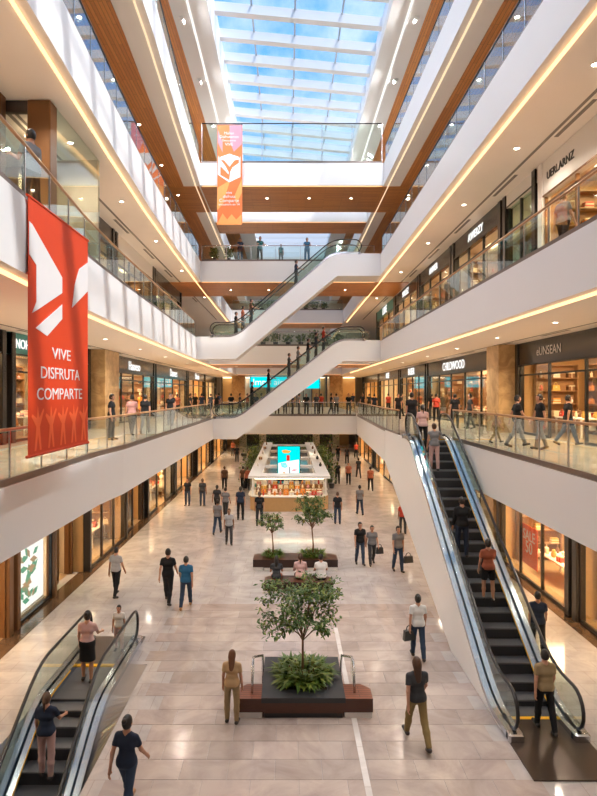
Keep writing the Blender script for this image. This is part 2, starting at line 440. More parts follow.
def led(parent, z, pts, sgn, d=.25, w=.055, mat='led'):
    p = [q for q in pts if q[1] <= 62] + ([(edge_x(pts,62),62)] if pts[-1][1] > 62 else [])
    mb = MB(); ribbon(mb, offset(p, d, sgn), offset(p, d+w, sgn), z-.07, z-.002)
    return mb.build('light_strip', mat, parent, label='warm light strip set into the soffit')
S1L = slab('floor_first_left', Z1, L1L, -1); S1R = slab('floor_first_right', Z1, L1R, 1)
S2L = slab('floor_second_left', Z2, L2L, -1); S2R = slab('floor_second_right', Z2, L2R, 1)
S3L = slab('floor_third_left', Z3, L3L, -1); S3R = slab('floor_third_right', Z3, L3R, 1)
S4L = slab('floor_fourth_left', Z4, L4L, -1, True); S4R = slab('floor_fourth_right', Z4, L4R, 1, True)
# shadow grooves that run along the soffits near the shop fronts
for par, z, x in ((S2R, Z2-FA, 9.6), (S3R, Z3-FA, 7.75), (S2L, Z2-FA, -9.2), (S3L, Z3-FA, -7.4)):
    MB().box(x-.05, x+.05, 2, 60, z-.006, z+.01).build('soffit_groove', 'soffit_groove', par)
    for k in range(7):
        yy = 15 + k*5.2
        MB().box(x+.2*(1 if x>0 else -1)-.06, x+.2*(1 if x>0 else -1)+.06, yy, yy+2.2, z-.008, z+.01).build('air_grille', 'soffit_groove', par)

# roof ring and skylight
RL, RR, RY0, RY1 = -3.85, 4.95, 3.0, 50.0
rf = MB()
for (x0,x1,y0,y1) in ((-16,RL,-4,YE+3),(RR,16,-4,YE+3),(RL,RR,-4,RY0),(RL,RR,RY1,54),(RL,RR,80,YE+3)):
    rf.box(x0,x1,y0,y1,ZR,ZR+.5)
roof = rf.build('ceiling', 'roof_white', kind='structure')
for sgn, x in ((-1, RL), (1, RR)):
    a = [(x+sgn*1.75, RY0), (x+sgn*1.75, RY1)]
    MB().prism([(x+sgn*1.75,2),(sgn*16,2),(sgn*16,80),(x+sgn*1.75,80)], F_xy, ZR-.03, ZR-.004).build('wood_soffit', 'wood_ceiling', roof)
    MB().box(x+sgn*.86, x+sgn*.95, RY0, RY1, ZR-.02, ZR-.002).build('light_strip', 'led_white', roof)
    MB().box(x+sgn*.95, x+sgn*1.75, RY0, RY1, ZR-.16, ZR-.002).build('ceiling_step', 'roof_white', roof)
up = MB()
up.box(RL-.25, RL, RY0, RY1, ZR+.5, ZR+2.0); up.box(RR, RR+.25, RY0, RY1, ZR+.5, ZR+1.25)
up.box(RL, RR, RY1, RY1+.25, ZR+.5, ZR+1.3); up.box(RL, RR, RY0-.25, RY0, ZR+.5, ZR+1.3)
up.build('skylight_upstand', 'skylight_frame', roof)
def sky_z(x): return ZR + 2.15 - .85*(x-RL)/(RR-RL)
skyl = wempty('skylight', (0, 26, ZR+1.2), kind='structure')
NXB = 12
xs = [RL + (RR-RL)*i/NXB for i in range(NXB+1)]
ys = [RY0 + .6 + 2.25*i for i in range(21)]
def beam_mesh(w, d, nm):
    mb = MB(); prof = [(x, sky_z(x)-.12) for x in xs] + [(x, sky_z(x)-.12-d) for x in xs[::-1]]
    for i in range(NXB):
        x0, x1 = xs[i], xs[i+1]
        mb.add([(x0,-w/2,sky_z(x0)-.1-d),(x1,-w/2,sky_z(x1)-.1-d),(x1,w/2,sky_z(x1)-.1-d),(x0,w/2,sky_z(x0)-.1-d),
                (x0,-w/2,sky_z(x0)-.1),(x1,-w/2,sky_z(x1)-.1),(x1,w/2,sky_z(x1)-.1),(x0,w/2,sky_z(x0)-.1)],
               [(0,3,2,1),(4,5,6,7),(0,1,5,4),(2,3,7,6)])
    return mb.mesh(nm, 'skylight_frame')
bme = beam_mesh(.42, .5, 'roof_beam')
for yb in ys: link('roof_beam', bme, skyl, loc=(0, yb, 0))
mull_x = [RL + (RR-RL)*k for k in (.22, .48, .76)]
for mx in mull_x:
    MB().tube([(mx, RY0, sky_z(mx)-.13), (mx, RY1, sky_z(mx)-.13)], .055, 6).build('mullion', 'mullion_steel', skyl)
cols = [RL] + mull_x + [RR]
for c0, c1 in zip(cols, cols[1:]):
    xx = [c0 + (c1-c0)*i/3 for i in range(4)]
    mb = MB()
    for i in range(3):
        a, b = xx[i], xx[i+1]
        mb.add([(a,0,sky_z(a)-.05),(b,0,sky_z(b)-.05),(b,2.2,sky_z(b)-.05),(a,2.2,sky_z(a)-.05)], [(0,1,2,3)])
    pm = mb.mesh('glass_pane', 'glass_sky')
    for yb in ys[:-1]: link('glass_pane', pm, skyl, loc=(0, yb+.025, 0))

# louvres added over the far roof gap to let daylight in and hide sky
for k in range(11):
    yb = 54.4 + k*2.4
    MB().box(RL, RR, yb, yb+.12, ZR-.1, ZR+1.0).build('added_louvre', 'skylight_frame', roof)
# outer walls that close the building
MB().box(-16.3,-16,-4,YE+3,-6,ZR+.5).build('wall_left', 'wall_outer', kind='structure')
MB().box(16,16.3,-4,YE+3,-6,ZR+.5).build('wall_right', 'wall_outer', kind='structure')
MB().box(-16,16,-4.3,-4,-6,ZR+.5).build('wall_rear', 'wall_outer', kind='structure')
MB().box(-16,16,YE+3,YE+3.3,-6,ZR+.5).build('wall_far', 'wall_outer', kind='structure')

# bridges across the void
def bridge(name, z, y0, y1, x0, x1, under='wood_bridge', fa=FA):
    mb = MB().box(x0, x1, y0, y1, z-fa, z)
    o = mb.build(name, 'fascia', kind='structure')
    MB().box(x0, x1, y0+.05, y1-.05, z+.001, z+.01).build('walkway_paving', 'floor_upper', o)
    if under: MB().box(x0, x1, y0+.25, y1-.02, z-fa-.03, z-fa-.002).build('wood_soffit', under, o)
    MB().box(x0+.1, x1-.1, y0+.12, y0+.18, z-fa-.012, z-fa-.002).build('light_strip', 'led', o)
    return o
B4 = bridge('floor_bridge_fourth', Z4, 36.3, 41.6, -5.49, 6.0)
B4b = bridge('floor_bridge_fourth_rear', Z4, 44.0, 47.2, -5.55, 6.0)
B3 = bridge('floor_bridge_third', Z3, 39.6, 45.4, -5.98, 6.0)
B3b = bridge('floor_bridge_third_rear', Z3, 63, 68, -6.15, 6.0)
B2 = bridge('floor_bridge_second', Z2, 44.4, 50, -6.05, 6.4)
B2b = bridge('floor_bridge_second_rear', Z2, 69, 74, -6.15, 6.4)
B1 = bridge('floor_bridge_first', Z1, 45.2, 50.5, -5.2, 5.36, under=None)
B1b = bridge('floor_bridge_first_rear', Z1, 73.0, YE, -5.3, 6.2, under=None)
# wood ceilings that run through to the shop fronts beside the bridges
for z, y0, y1, e in ((Z4-FA, 36.5, 41.6, 5.6), (Z3-FA, 39.8, 45.4, 6.0)):
    for s in (-1, 1):
        MB().box(s*e, s*8.3, y0, y1, z-.04, z-.002).build('wood_soffit', 'wood_bridge', S4L if z > 18 else (S3L if s < 0 else S3R))

# ------------------------------------------------------------------ glass railings
def railing(label, pts, z, h=1.08, pitch=1.5, rail='handrail_wood', group='glass balcony railings', ymax=62, name='glass_railing', posts=True, steps=True):
    pts = [Vector((p[0], p[1], 0)) for p in pts]
    t = wempty(name, (pts[0].x, pts[0].y, z), label=label, cat='railing', group=group)
    seg = [(b-a).length for a, b in zip(pts, pts[1:])]; tot = sum(seg); n = max(1, round(tot/pitch))
    def at(d):
        for a, b, L in zip(pts, pts[1:], seg):
            if d <= L + 1e-6: return a + (b-a)*(d/L)
            d -= L
        return pts[-1]
    P = [at(tot*i/n) for i in range(n+1)]
    MB().tube([(p.x, p.y, z+h) for p in P], .034, 8).build('handrail', rail, t, smooth=True)
    mb = MB(); nrm = []
    for i, p in enumerate(P):
        d = (P[min(i+1,n)] - P[max(i-1,0)]).normalized(); nrm.append(Vector((-d.y, d.x, 0)))
    ribbon(mb, [(p-q*.05)[:2] for p, q in zip(P, nrm)], [(p+q*.05)[:2] for p, q in zip(P, nrm)], z, z+.13)
    mb.build('base_channel', 'base_channel', t)
    gl = tot/n - .03
    gme = MB().box(-gl/2, gl/2, -.006, .006, .1, h-.06).mesh('glass_panel', 'glass_rail')
    pme = MB().box(-.02, .02, -.016, .016, .1, h-.02).add([], []).mesh('post', 'steel')
    for i in range(n):
        a, b = P[i], P[i+1]; c = (a+b)/2; ang = math.atan2(b.y-a.y, b.x-a.x)
        link('glass_panel', gme, t, loc=(c.x, c.y, z), rot=(0,0,ang))
        if posts: link('post', pme, t, loc=(a.x, a.y, z), rot=(0,0,ang))
    if posts: link('post', pme, t, loc=(P[-1].x, P[-1].y, z), rot=(0,0,0))
    return t
def inset(pts, sgn, y0, y1, d=.1):
    q = [(edge_x(pts,y0), y0)] + [p for p in pts if y0 < p[1] < y1] + [(edge_x(pts,y1), y1)]
    return offset(q, d, sgn)
railing('glass railing with bronze handrail along the first-floor left gallery behind the orange banner', inset(L1L,-1,8.5,39.6), Z1)
railing('glass railing with wooden handrail on the first-floor right gallery above the SALE window', inset(L1R,1,8.5,22.2), Z1, 1.15)
railing('glass railing round the first-floor landing at the top of the right escalator', [(4.63,24.2),(4.63,27.3),(5.43,45.1)], Z1)
railing('curving glass railing on the second-floor left gallery above the orange banner', inset(L2L,-1,6.5,37.4), Z2)
railing('long glass railing with wooden handrail on the second-floor right gallery', inset(L2R,1,10,39.8), Z2)
railing('glass railing of the third-floor left gallery under the sunlit fascia', inset(L3L,-1,10,39.4), Z3, rail='charcoal_frame')
railing('glass railing of the third-floor right gallery reflecting blue sky', inset(L3R,1,10,37.4), Z3, rail='charcoal_frame')
railing('glass railing of the top-floor left gallery below the skylight', inset(L4L,-1,16,36.2), Z4, rail='charcoal_frame')
railing('glass railing of the top-floor right gallery below the skylight', inset(L4R,1,16,36.2), Z4, rail='charcoal_frame')
railing('tall glass screen on the topmost bridge under the skylight', [(-5.4,36.38),(5.9,36.38)], Z4, 2.5, 1.9, 'charcoal_frame')
railing('glass railing of the third-floor bridge where shoppers stand looking out', [(-5.9,39.7),(5.9,39.7)], Z3, 1.08, 1.7, 'steel')
railing('glass railing of the second-floor bridge with plants behind it', [(-5.9,44.5),(6.2,44.5)], Z2, 1.08, 1.7, 'steel')
railing('glass railing of the first-floor bridge over the kiosk', [(-5.1,45.3),(5.3,45.3)], Z1, 1.08, 1.7, 'steel')
railing('glass railing of the far third-floor bridge', [(-6,63.1),(5.9,63.1)], Z3, 1.08, 2.4, 'steel')
# ------------------------------------------------------------------ escalators
def escalator(name, label, loc, rz, run, rise, under, s0, s1, clad='fascia', nglass=6, deck='deck_steel', plate=(1.2, 1.2), ramp=.4, ext=(0., 0.), apron=None):
    t = empty(name, loc, rz, label=label, cat='escalator', group='escalators')
    ra, rb = ramp if isinstance(ramp, tuple) else (ramp, ramp)
    raw = lambda s: float(np.interp(s, [ra, run-rb], [0, rise]))
    def zl(s): return sum(raw(s + d) for d in (-.5,-.3,-.1,.1,.3,.5))/6
    un = lambda s: float(np.interp(s, [p[0] for p in under], [p[1] for p in under]))
    N = 56
    S = [s0 + (s1-s0)*i/N for i in range(N+1)]
    S = sorted(set(S + [p[0] for p in under if s0 < p[0] < s1]))
    def band(mb, t0, t1, top, bot, S_=S, m=0):
        for a, b in zip(S_, S_[1:]):
            za0, za1, zb0, zb1 = bot(a), top(a), bot(b), top(b)
            mb.add([(t0,a,za0),(t1,a,za0),(t1,b,zb0),(t0,b,zb0),(t0,a,za1),(t1,a,za1),(t1,b,zb1),(t0,b,zb1)],
                   [(0,3,2,1),(4,5,6,7),(0,1,5,4),(1,2,6,5),(2,3,7,6),(3,0,4,7)], m)
        return mb
    HW = .825
    band(MB(), -HW+.06, HW-.06, lambda s: max(zl(s)-.45, un(s)+.012), lambda s: un(s)+.002).build('truss', clad, t)
    for sg in (-1, 1):
        band(MB(), sg*(HW-.06), sg*HW, lambda s: zl(s)+.06, lambda s: un(s)).build('side_cladding', clad, t)
        Sd = [s for s in S if -.85-ext[0] <= s <= run+.85+ext[1]]; Sd = [-.85-ext[0]] + Sd + [run+.85+ext[1]]
        band(MB(), sg*.70, sg*(HW+.01), lambda s: zl(s)+.17, lambda s: zl(s)+.03, Sd).build('outer_deck', deck, t)
        band(MB(), sg*.52, sg*.64, lambda s: zl(s)+.15, lambda s: zl(s)-.3, Sd).build('inner_deck', deck, t)
        band(MB(), sg*.508, sg*.522, lambda s: zl(s)+.135, lambda s: zl(s)+.105, [s for s in Sd if .3 < s < run-.3]).build('skirt_strip', 'yellow', t)
        # glass balustrade in panels, with rounded ends
        gs = [-.35-ext[0] + (run+.7+ext[0]+ext[1])*i/nglass for i in range(nglass+1)]
        for i in range(nglass):
            ss = [gs[i]+.01 + (gs[i+1]-gs[i]-.02)*k/5 for k in range(6)]
            band(MB(), sg*.665, sg*.677, lambda s: zl(s)+.95, lambda s: zl(s)+.1, ss).build('glass_panel', 'glass_rail', t)
        for end, e0, zz in ((-1, -.36-ext[0], 0.), (1, run+.36+ext[1], rise)):
            arc = [(e0, zz+.1), (e0, zz+.95)] + [(e0 + end*(.18+.40*math.sin(a)), zz+.55+.40*math.cos(a)) for a in [PI*k/8 for k in range(9)]] + [(e0+end*.1, zz+.1)]
            MB().prism(arc, lambda p, q, w: (w, p, q), sg*.665, sg*.677).build('glass_panel', 'glass_rail', t)
        path = [(-.2-ext[0], zl(0)+.18)] + [(-.54-ext[0]-.44*math.sin(a), .57+.43*math.cos(a)) for a in [PI - PI*k/9 for k in range(10)]]
        path += [(s, zl(s)+1.0) for s in [-.3-ext[0] + (run+.6+ext[0]+ext[1])*k/40 for k in range(41)]]
        path += [(run+.54+ext[1]+.44*math.sin(a), rise+.57+.43*math.cos(a)) for a in [PI*k/9 for k in range(10)]] + [(run+ext[1]+.2, rise+.18)]
        MB().tube([(sg*.672, s, z) for s, z in path], .036, 8, rx=1.15).build('handrail', 'rubber', t, smooth=True)
        for end, e0, zz in ((-1, -.85-ext[0], 0.), (1, run+.85+ext[1], rise)):
            MB().cbox(sg*.52 if sg>0 else -HW-.01, HW+.01 if sg>0 else -.52, e0-.12, e0+.12, zz, zz+.19, .03).build('end_cap', 'steel', t)
    if apron:              # steel apron between the outer deck and the floor edge
        mb = MB(); Sa = [s for s in S if apron[0] <= s <= run+.6]
        for a, b in zip(Sa, Sa[1:]):
            mb.add([(HW, a, zl(a)+.02), (apron[1], a, rise-.02), (apron[1], b, rise-.02), (HW, b, zl(b)+.02)], [(0,1,2,3)])
            mb.add([(HW, a, zl(a)-.02), (apron[1], a, rise-.06), (apron[1], b, rise-.06), (HW, b, zl(b)-.02)], [(3,2,1,0)])
        mb.build('apron', 'apron_steel', t)
    n = int(run/.4)
    st = MB()
    st.box(-.515, .515, 0, .40, -.03, 0, 0); st.box(-.515, .515, 0, .03, -.26, -.03, 1)
    for k in range(24): st.box(-.5+k*.0425, -.5+k*.0425+.02, .012, .395, 0, .006, 0)
    sm = st.mesh('step', ['step_metal', 'step_riser', 'yellow'])
    for k in range(n):
        s = k*run/n
        link('step', sm, t, loc=(0, s, zl(s + .2)))
    for sgn_, e, zz, ln in ((-1, 0, 0, plate[0]), (1, run, rise, plate[1])):
        a, b = (e-ln, e-.1) if sgn_ < 0 else (e+.1, e+ln)
        MB().box(-.82, .82, a, b, zz+.001, zz+.026).build('floor_plate', 'floor_plate', t)
        MB().box(-.515, .515, e-.1 if sgn_ < 0 else e-.02, e+.02 if sgn_ < 0 else e+.1, zz+.0, zz+.036).build('comb', 'yellow', t, label='bright yellow comb edge')
    return t
# right: ground floor up to the first-floor landing
escalator('escalator', 'white-sided escalator climbing from the ground floor to the first-floor landing', (5.38, 12.85, 0), 0, 9.35, 5.4,
          [(-.45,0),(3.35,0),(14.4,4.0),(15,4.0)], -.45, 14.4, plate=(2.1, 5.0))
# left: down into the basement
escalator('escalator', 'escalator with steel sides sinking below the ground floor beside the lightbox window', (-5.03, 4.4, -5.4), 0, 10.85, 5.4,
          [(-.5,-.19),(1,-.19),(8.6,4.0),(10.6,4.6),(11.2,5.06),(12,5.06)], -.3, 11.0, clad='steel', plate=(.8, 1.86), ext=(0,.6), ramp=(.4, 1.95), apron=(3.5, 1.29))
# two that cross the void between the galleries
def cross(y, xa, xb, z, xl, xr, label):
    run = xb - xa
    un = [(xl-xa, -FA), (.35, -FA), (run-.1, 5.4-FA), (xr-xa, 5.4-FA)]
    return escalator('escalator', label, (xa, y, z), -PI/2, run, 5.4, un, xl-xa, xr-xa, plate=(xa-xl, xr-xb), ext=(.35,.5))
cross(38.45, -3.75, 3.3, Z2, -5.94, 5.99, 'upper white escalator crossing the void from the second floor to the third')
cross(41.0, -3.9, 3.9, Z1, -5.19, 6.39, 'lower white escalator crossing the void from the first floor to the second')

# ------------------------------------------------------------------ downlights
_dl = {}
def downlight(x, y, z, w, label, group, dark=True, r=.075, col=(1.0,.86,.70)):
    t = empty('downlight', (x, y, z), label=label, cat='ceiling light', group=group)
    if 'm' not in _dl:
        _dl['m'] = MB().lathe([(.11,-.002),(.115,-.02),(.085,-.022),(.08,-.004)], n=12).mesh('trim_ring', 'white_paint')
        _dl['d'] = MB().lathe([(.078,-.012),(.078,-.006)], n=12).mesh('lens', 'lamp')
    link('trim_ring', _dl['m'], t); link('lens', _dl['d'], t)
    if w:
        l = bpy.data.lights.new('downlight_lamp', 'SPOT'); l.energy = w; l.color = col; l.spot_size = math.radians(150); l.spot_blend = .9; l.shadow_soft_size = .12
        o = bpy.data.objects.new('downlight_lamp', l); COL.objects.link(o); o.parent = t; o.location = (0,0,-.05)
for k, yy in enumerate((9, 13.4, 18, 23, 28.5, 34.5, 42, 52)):
    wr = ('over the near end of the right gallery', 'before the near edge of the homeware shop', 'before the middle of the homeware shop', 'before the dim shop lettering', 'beside the right stone column', 'before the CHILDWOOD sign', 'past the CHILDWOOD sign', 'deep in the right first-floor gallery')[k]
    wl_ = ('over the near end of the left gallery', 'above the dark panelled shop', 'above the edge of the green-signed shop', 'above the green sign behind the banner', 'beside the left stone column', 'before the first lit shop past the left column', 'before the red-goods shop', 'deep in the left first-floor gallery')[k]
    downlight(8.3, yy, Z2-FA, 430, 'round ceiling downlight '+wr, 'first-floor right gallery downlights')
    downlight(-7.4, yy+.5, Z2-FA, 430, 'round ceiling downlight '+wl_, 'first-floor left gallery downlights')
for k, yy in enumerate((9, 13.0, 17.6, 23, 29, 36, 46)):
    wr = ('over the near end of the second-floor right gallery', 'before the near edge of the white-fronted shop', 'before the black lettering on white', 'before the near edge of the AWERZY shop', 'between the AWERZY and ANWER signs', 'between the ANWER and MALLEZ signs', 'before the teal-lit shop')[k]
    wl_ = ('over the near end of the second-floor left gallery', 'before the bronze corner post', 'just past the bronze corner post', 'before the brown-fronted shop', 'before the pale-lit shop', 'before the far dark left shop', 'deep in the second-floor left gallery')[k]
    downlight(7.1, yy+.4, Z3-FA, 420, 'round ceiling downlight '+wr, 'second-floor right gallery downlights')
    downlight(-6.6, yy, Z3-FA, 420, 'round ceiling downlight '+wl_, 'second-floor left gallery downlights')
for yy in (10, 16, 22, 28, 35, 44, 54, 66):
    downlight(7.4, yy, Z1-FA, 190, 'downlight under the first-floor right gallery', 'ground-floor right downlights')
    downlight(-6.9, yy+.7, Z1-FA, 190, 'downlight under the first-floor left gallery', 'ground-floor left downlights')
for yy in (16, 20, 24, 28, 33, 38):
    downlight(7.9, yy, Z4-FA-.03, 90, 'downlight in the wood ceiling of the third-floor right gallery', 'third-floor right gallery downlights')
    downlight(-7.2, yy, Z4-FA-.03, 90, 'downlight in the wood ceiling of the third-floor left gallery', 'third-floor left gallery downlights')
for xx in (-4.2, -1.4, 1.4, 4.2):
    downlight(xx, 38.6, Z4-FA-.03, 120, 'downlight in the wood underside of the topmost bridge', 'topmost bridge downlights')
    downlight(xx, 42.6, Z3-FA-.03, 120, 'downlight in the wood underside of the third-floor bridge', 'third-floor bridge downlights')
    downlight(xx, 47.2, Z2-FA-.03, 120, 'downlight in the wood underside of the second-floor bridge', 'second-floor bridge downlights')
    downlight(xx, 47.8, Z1-FA, 160, 'downlight in the white underside of the first-floor bridge', 'first-floor bridge downlights')
# fill lamps added on the roof ring to brighten the void
def fill_flood(x, y, tx, w):
    t = empty('fill_light', (x, y, ZR-.16), label='small white fill lamp added on the ceiling beside the skylight', cat='fill_light', group='added fill lamps beside the skylight')
    MB().box(-.12,.12,-.2,.2,-.16,-.02).build('housing', 'white_paint', t)
    MB().box(-.03,.03,-.03,.03,-.02,0).build('bracket', 'steel', t)
    l = bpy.data.lights.new('fill_lamp', 'AREA'); l.shape = 'RECTANGLE'; l.size = .22; l.size_y = .36; l.energy = w; l.color = (.95,.97,1.0)
    o = bpy.data.objects.new('fill_lamp', l); COL.objects.link(o); o.parent = t; o.location = (0,0,-.18)
    o.rotation_euler = Vector((tx-x, 0, -18)).to_track_quat('-Z','Y').to_euler()
for k in range(8):
    yy = 6 + k*5.6
    fill_flood(RL-1.35, yy, 5, 330); fill_flood(RR+1.35, yy, -5, 330)
# ------------------------------------------------------------------ shops
GOODS_MESH = {}
def goods(kind, colour):
    key = (kind, colour)
    if key in GOODS_MESH: return GOODS_MESH[key]
    mb = MB(); mats = ['goods_'+colour, 'goods_black', 'goods_cream']
    if kind == 'handbag':
        mb.prism([(-.15,0),(.15,0),(.12,.2),(-.12,.2)], F_xz, -.05, .05)
        mb.tube([(-.07,0,.19)] + [(-.07+.14*k/6, 0, .19+.12*math.sin(PI*k/6)) for k in range(1,6)] + [(.07,0,.19)], .01, 5)
        mb.box(-.03,.03,-.056,-.05,.11,.15,2)
    elif kind == 'folded_stack':
        for k in range(4): mb.cbox(-.15+.004*k, .15-.003*k, -.11, .11-.003*k, k*.05, k*.05+.046, .012, 0 if k % 2 else 2)
    elif kind == 'gift_box':
        mb.cbox(-.12,.12,-.1,.1,0,.16,.008); mb.cbox(-.125,.125,-.105,.105,.16,.2,.008,2); mb.box(-.015,.015,-.107,.107,.0,.203,2)
    elif kind == 'bottle':
        mb.lathe([(.045,0),(.05,.03),(.05,.15),(.02,.2),(.018,.25)], n=10); mb.lathe([(.024,.25),(.024,.29)], n=10, m=1)
    elif kind == 'shoe':
        for s in (-.06, .06):
            mb.prism([(-.13,0),(.12,0),(.13,.03),(.05,.06),(-.02,.1),(-.12,.11)], F_yz, s-.035, s+.035)
            mb.box(s-.036, s+.036, -.135, .13, -.0, .014, 2)
    elif kind == 'hat':
        mb.lathe([(.12,0),(.12,.012),(.075,.02),(.07,.1),(.04,.125)], n=14); mb.lathe([(.077,.02),(.075,.045)], n=14, m=1)
    elif kind == 'vase':
        mb.lathe([(.05,0),(.085,.06),(.09,.12),(.045,.2),(.06,.24)], n=12)
    GOODS_MESH[key] = mb.mesh(kind, mats, smooth=kind in ('bottle','hat','vase')); return GOODS_MESH[key]
NAMES = dict(handbag='handbag', folded_stack='folded clothes', gift_box='lidded box', bottle='slim bottle', shoe='pair of shoes', hat='brimmed hat', vase='round vase')
N_GOODS = [0]
def put_goods(kind, colour, loc, rz, where, force=False):
    if N_GOODS[0] >= 1400 and not force: return
    N_GOODS[0] += 1
    link(kind, goods(kind, colour), scale=random.uniform(1.0,1.22), loc=loc, rot=(0,0,rz), label=f'{colour} {NAMES[kind]} {where}', cat=NAMES[kind].split(' of ')[-1] if kind != 'shoe' else 'shoes', group=f'{NAMES[kind]} {where}')
def shelf_unit(loc, rz, w, h, nb, label, mat='shelf_wood', d=.36, fill=None, where='', back=True, gap=.48):
    t = empty('display_shelf', loc, rz, label=label, cat='shelf', group='shop shelves')
    MB().box(-w/2, -w/2+.04, -d, 0, 0, h).build('side_panel', mat, t); MB().box(w/2-.04, w/2, -d, 0, 0, h).build('side_panel', mat, t)
    if back: MB().box(-w/2+.04, w/2-.04, -.03, 0, 0, h).build('back_panel', mat, t)
    bm = MB().box(-w/2+.04, w/2-.04, -d+.01, -.03, 0, .035).mesh('shelf_board', mat)
    ca, sa = math.cos(rz), math.sin(rz)
    for k in range(nb):
        z = .15 + k*(h-.2)/max(1, nb-1) if nb > 1 else .15
        link('shelf_board', bm, t, loc=(0,0,z))
        if fill and k < nb-1:
            n = max(2, int(w/gap))
            for i in range(n):
                kind, colr = random.choice(fill[0]), random.choice(fill[1])
                lx, ly = -w/2 + .26 + (w-.52)*i/max(1,n-1), -.19
                put_goods(kind, colr, (loc[0]+lx*ca-ly*sa, loc[1]+lx*sa+ly*ca, loc[2]+z+.036), rz, where)
    return t
def display_table(loc, rz, w, d, label, where, fill, h=.8, mat='shelf_white'):
    t = empty('display_table', loc, rz, label=label, cat='table', group='shop display tables')
    MB().cbox(-w/2, w/2, -d/2, d/2, h-.06, h, .01).build('tabletop', mat, t)
    for sx in (-1,1):
        for sy in (-1,1): MB().box(sx*(w/2-.06)-.03, sx*(w/2-.06)+.03, sy*(d/2-.06)-.03, sy*(d/2-.06)+.03, 0, h-.06).build('leg', mat, t)
    ca, sa = math.cos(rz), math.sin(rz); n = max(2, int(w/.5))
    for i in range(n):
        for j in range(2):
            lx, ly = -w/2+.2+(w-.4)*i/max(1,n-1), -d/4 + j*d/2
            put_goods(random.choice(fill[0]), random.choice(fill[1]), (loc[0]+lx*ca-ly*sa, loc[1]+lx*sa+ly*ca, loc[2]+h), rz+random.uniform(-.3,.3), where)
    return t
def mannequin(loc, rz, col, label):
    t = empty('mannequin', loc, rz, label=label, cat='mannequin', group='shop window mannequins')
    MB().lathe([(.18,0),(.18,.02),(.02,.03),(.02,.75)], n=12).build('stand', 'steel', t)
    MB().lathe([(.25,.55),(.2,.8),(.16,1.0),(.13,1.1),(.17,1.28),(.19,1.4),(.12,1.48),(.05,1.52)], n=14).build('dress', 'goods_'+col, t, smooth=True)
    MB().lathe([(.045,1.5),(.045,1.58),(.085,1.63),(.1,1.72),(.07,1.82),(.02,1.84)], n=12).build('head', 'goods_cream', t, smooth=True)
    return t
FILL_W = (['handbag','gift_box','bottle','vase','folded_stack'], ['red','orange','cream','white','gold','brown'])
FILL_C = (['folded_stack','handbag','shoe','hat'], ['white','cream','black','red','brown','pink'])
FILL_G = (['bottle','vase','gift_box','folded_stack'], ['white','green','cream','gold','teal','orange'])

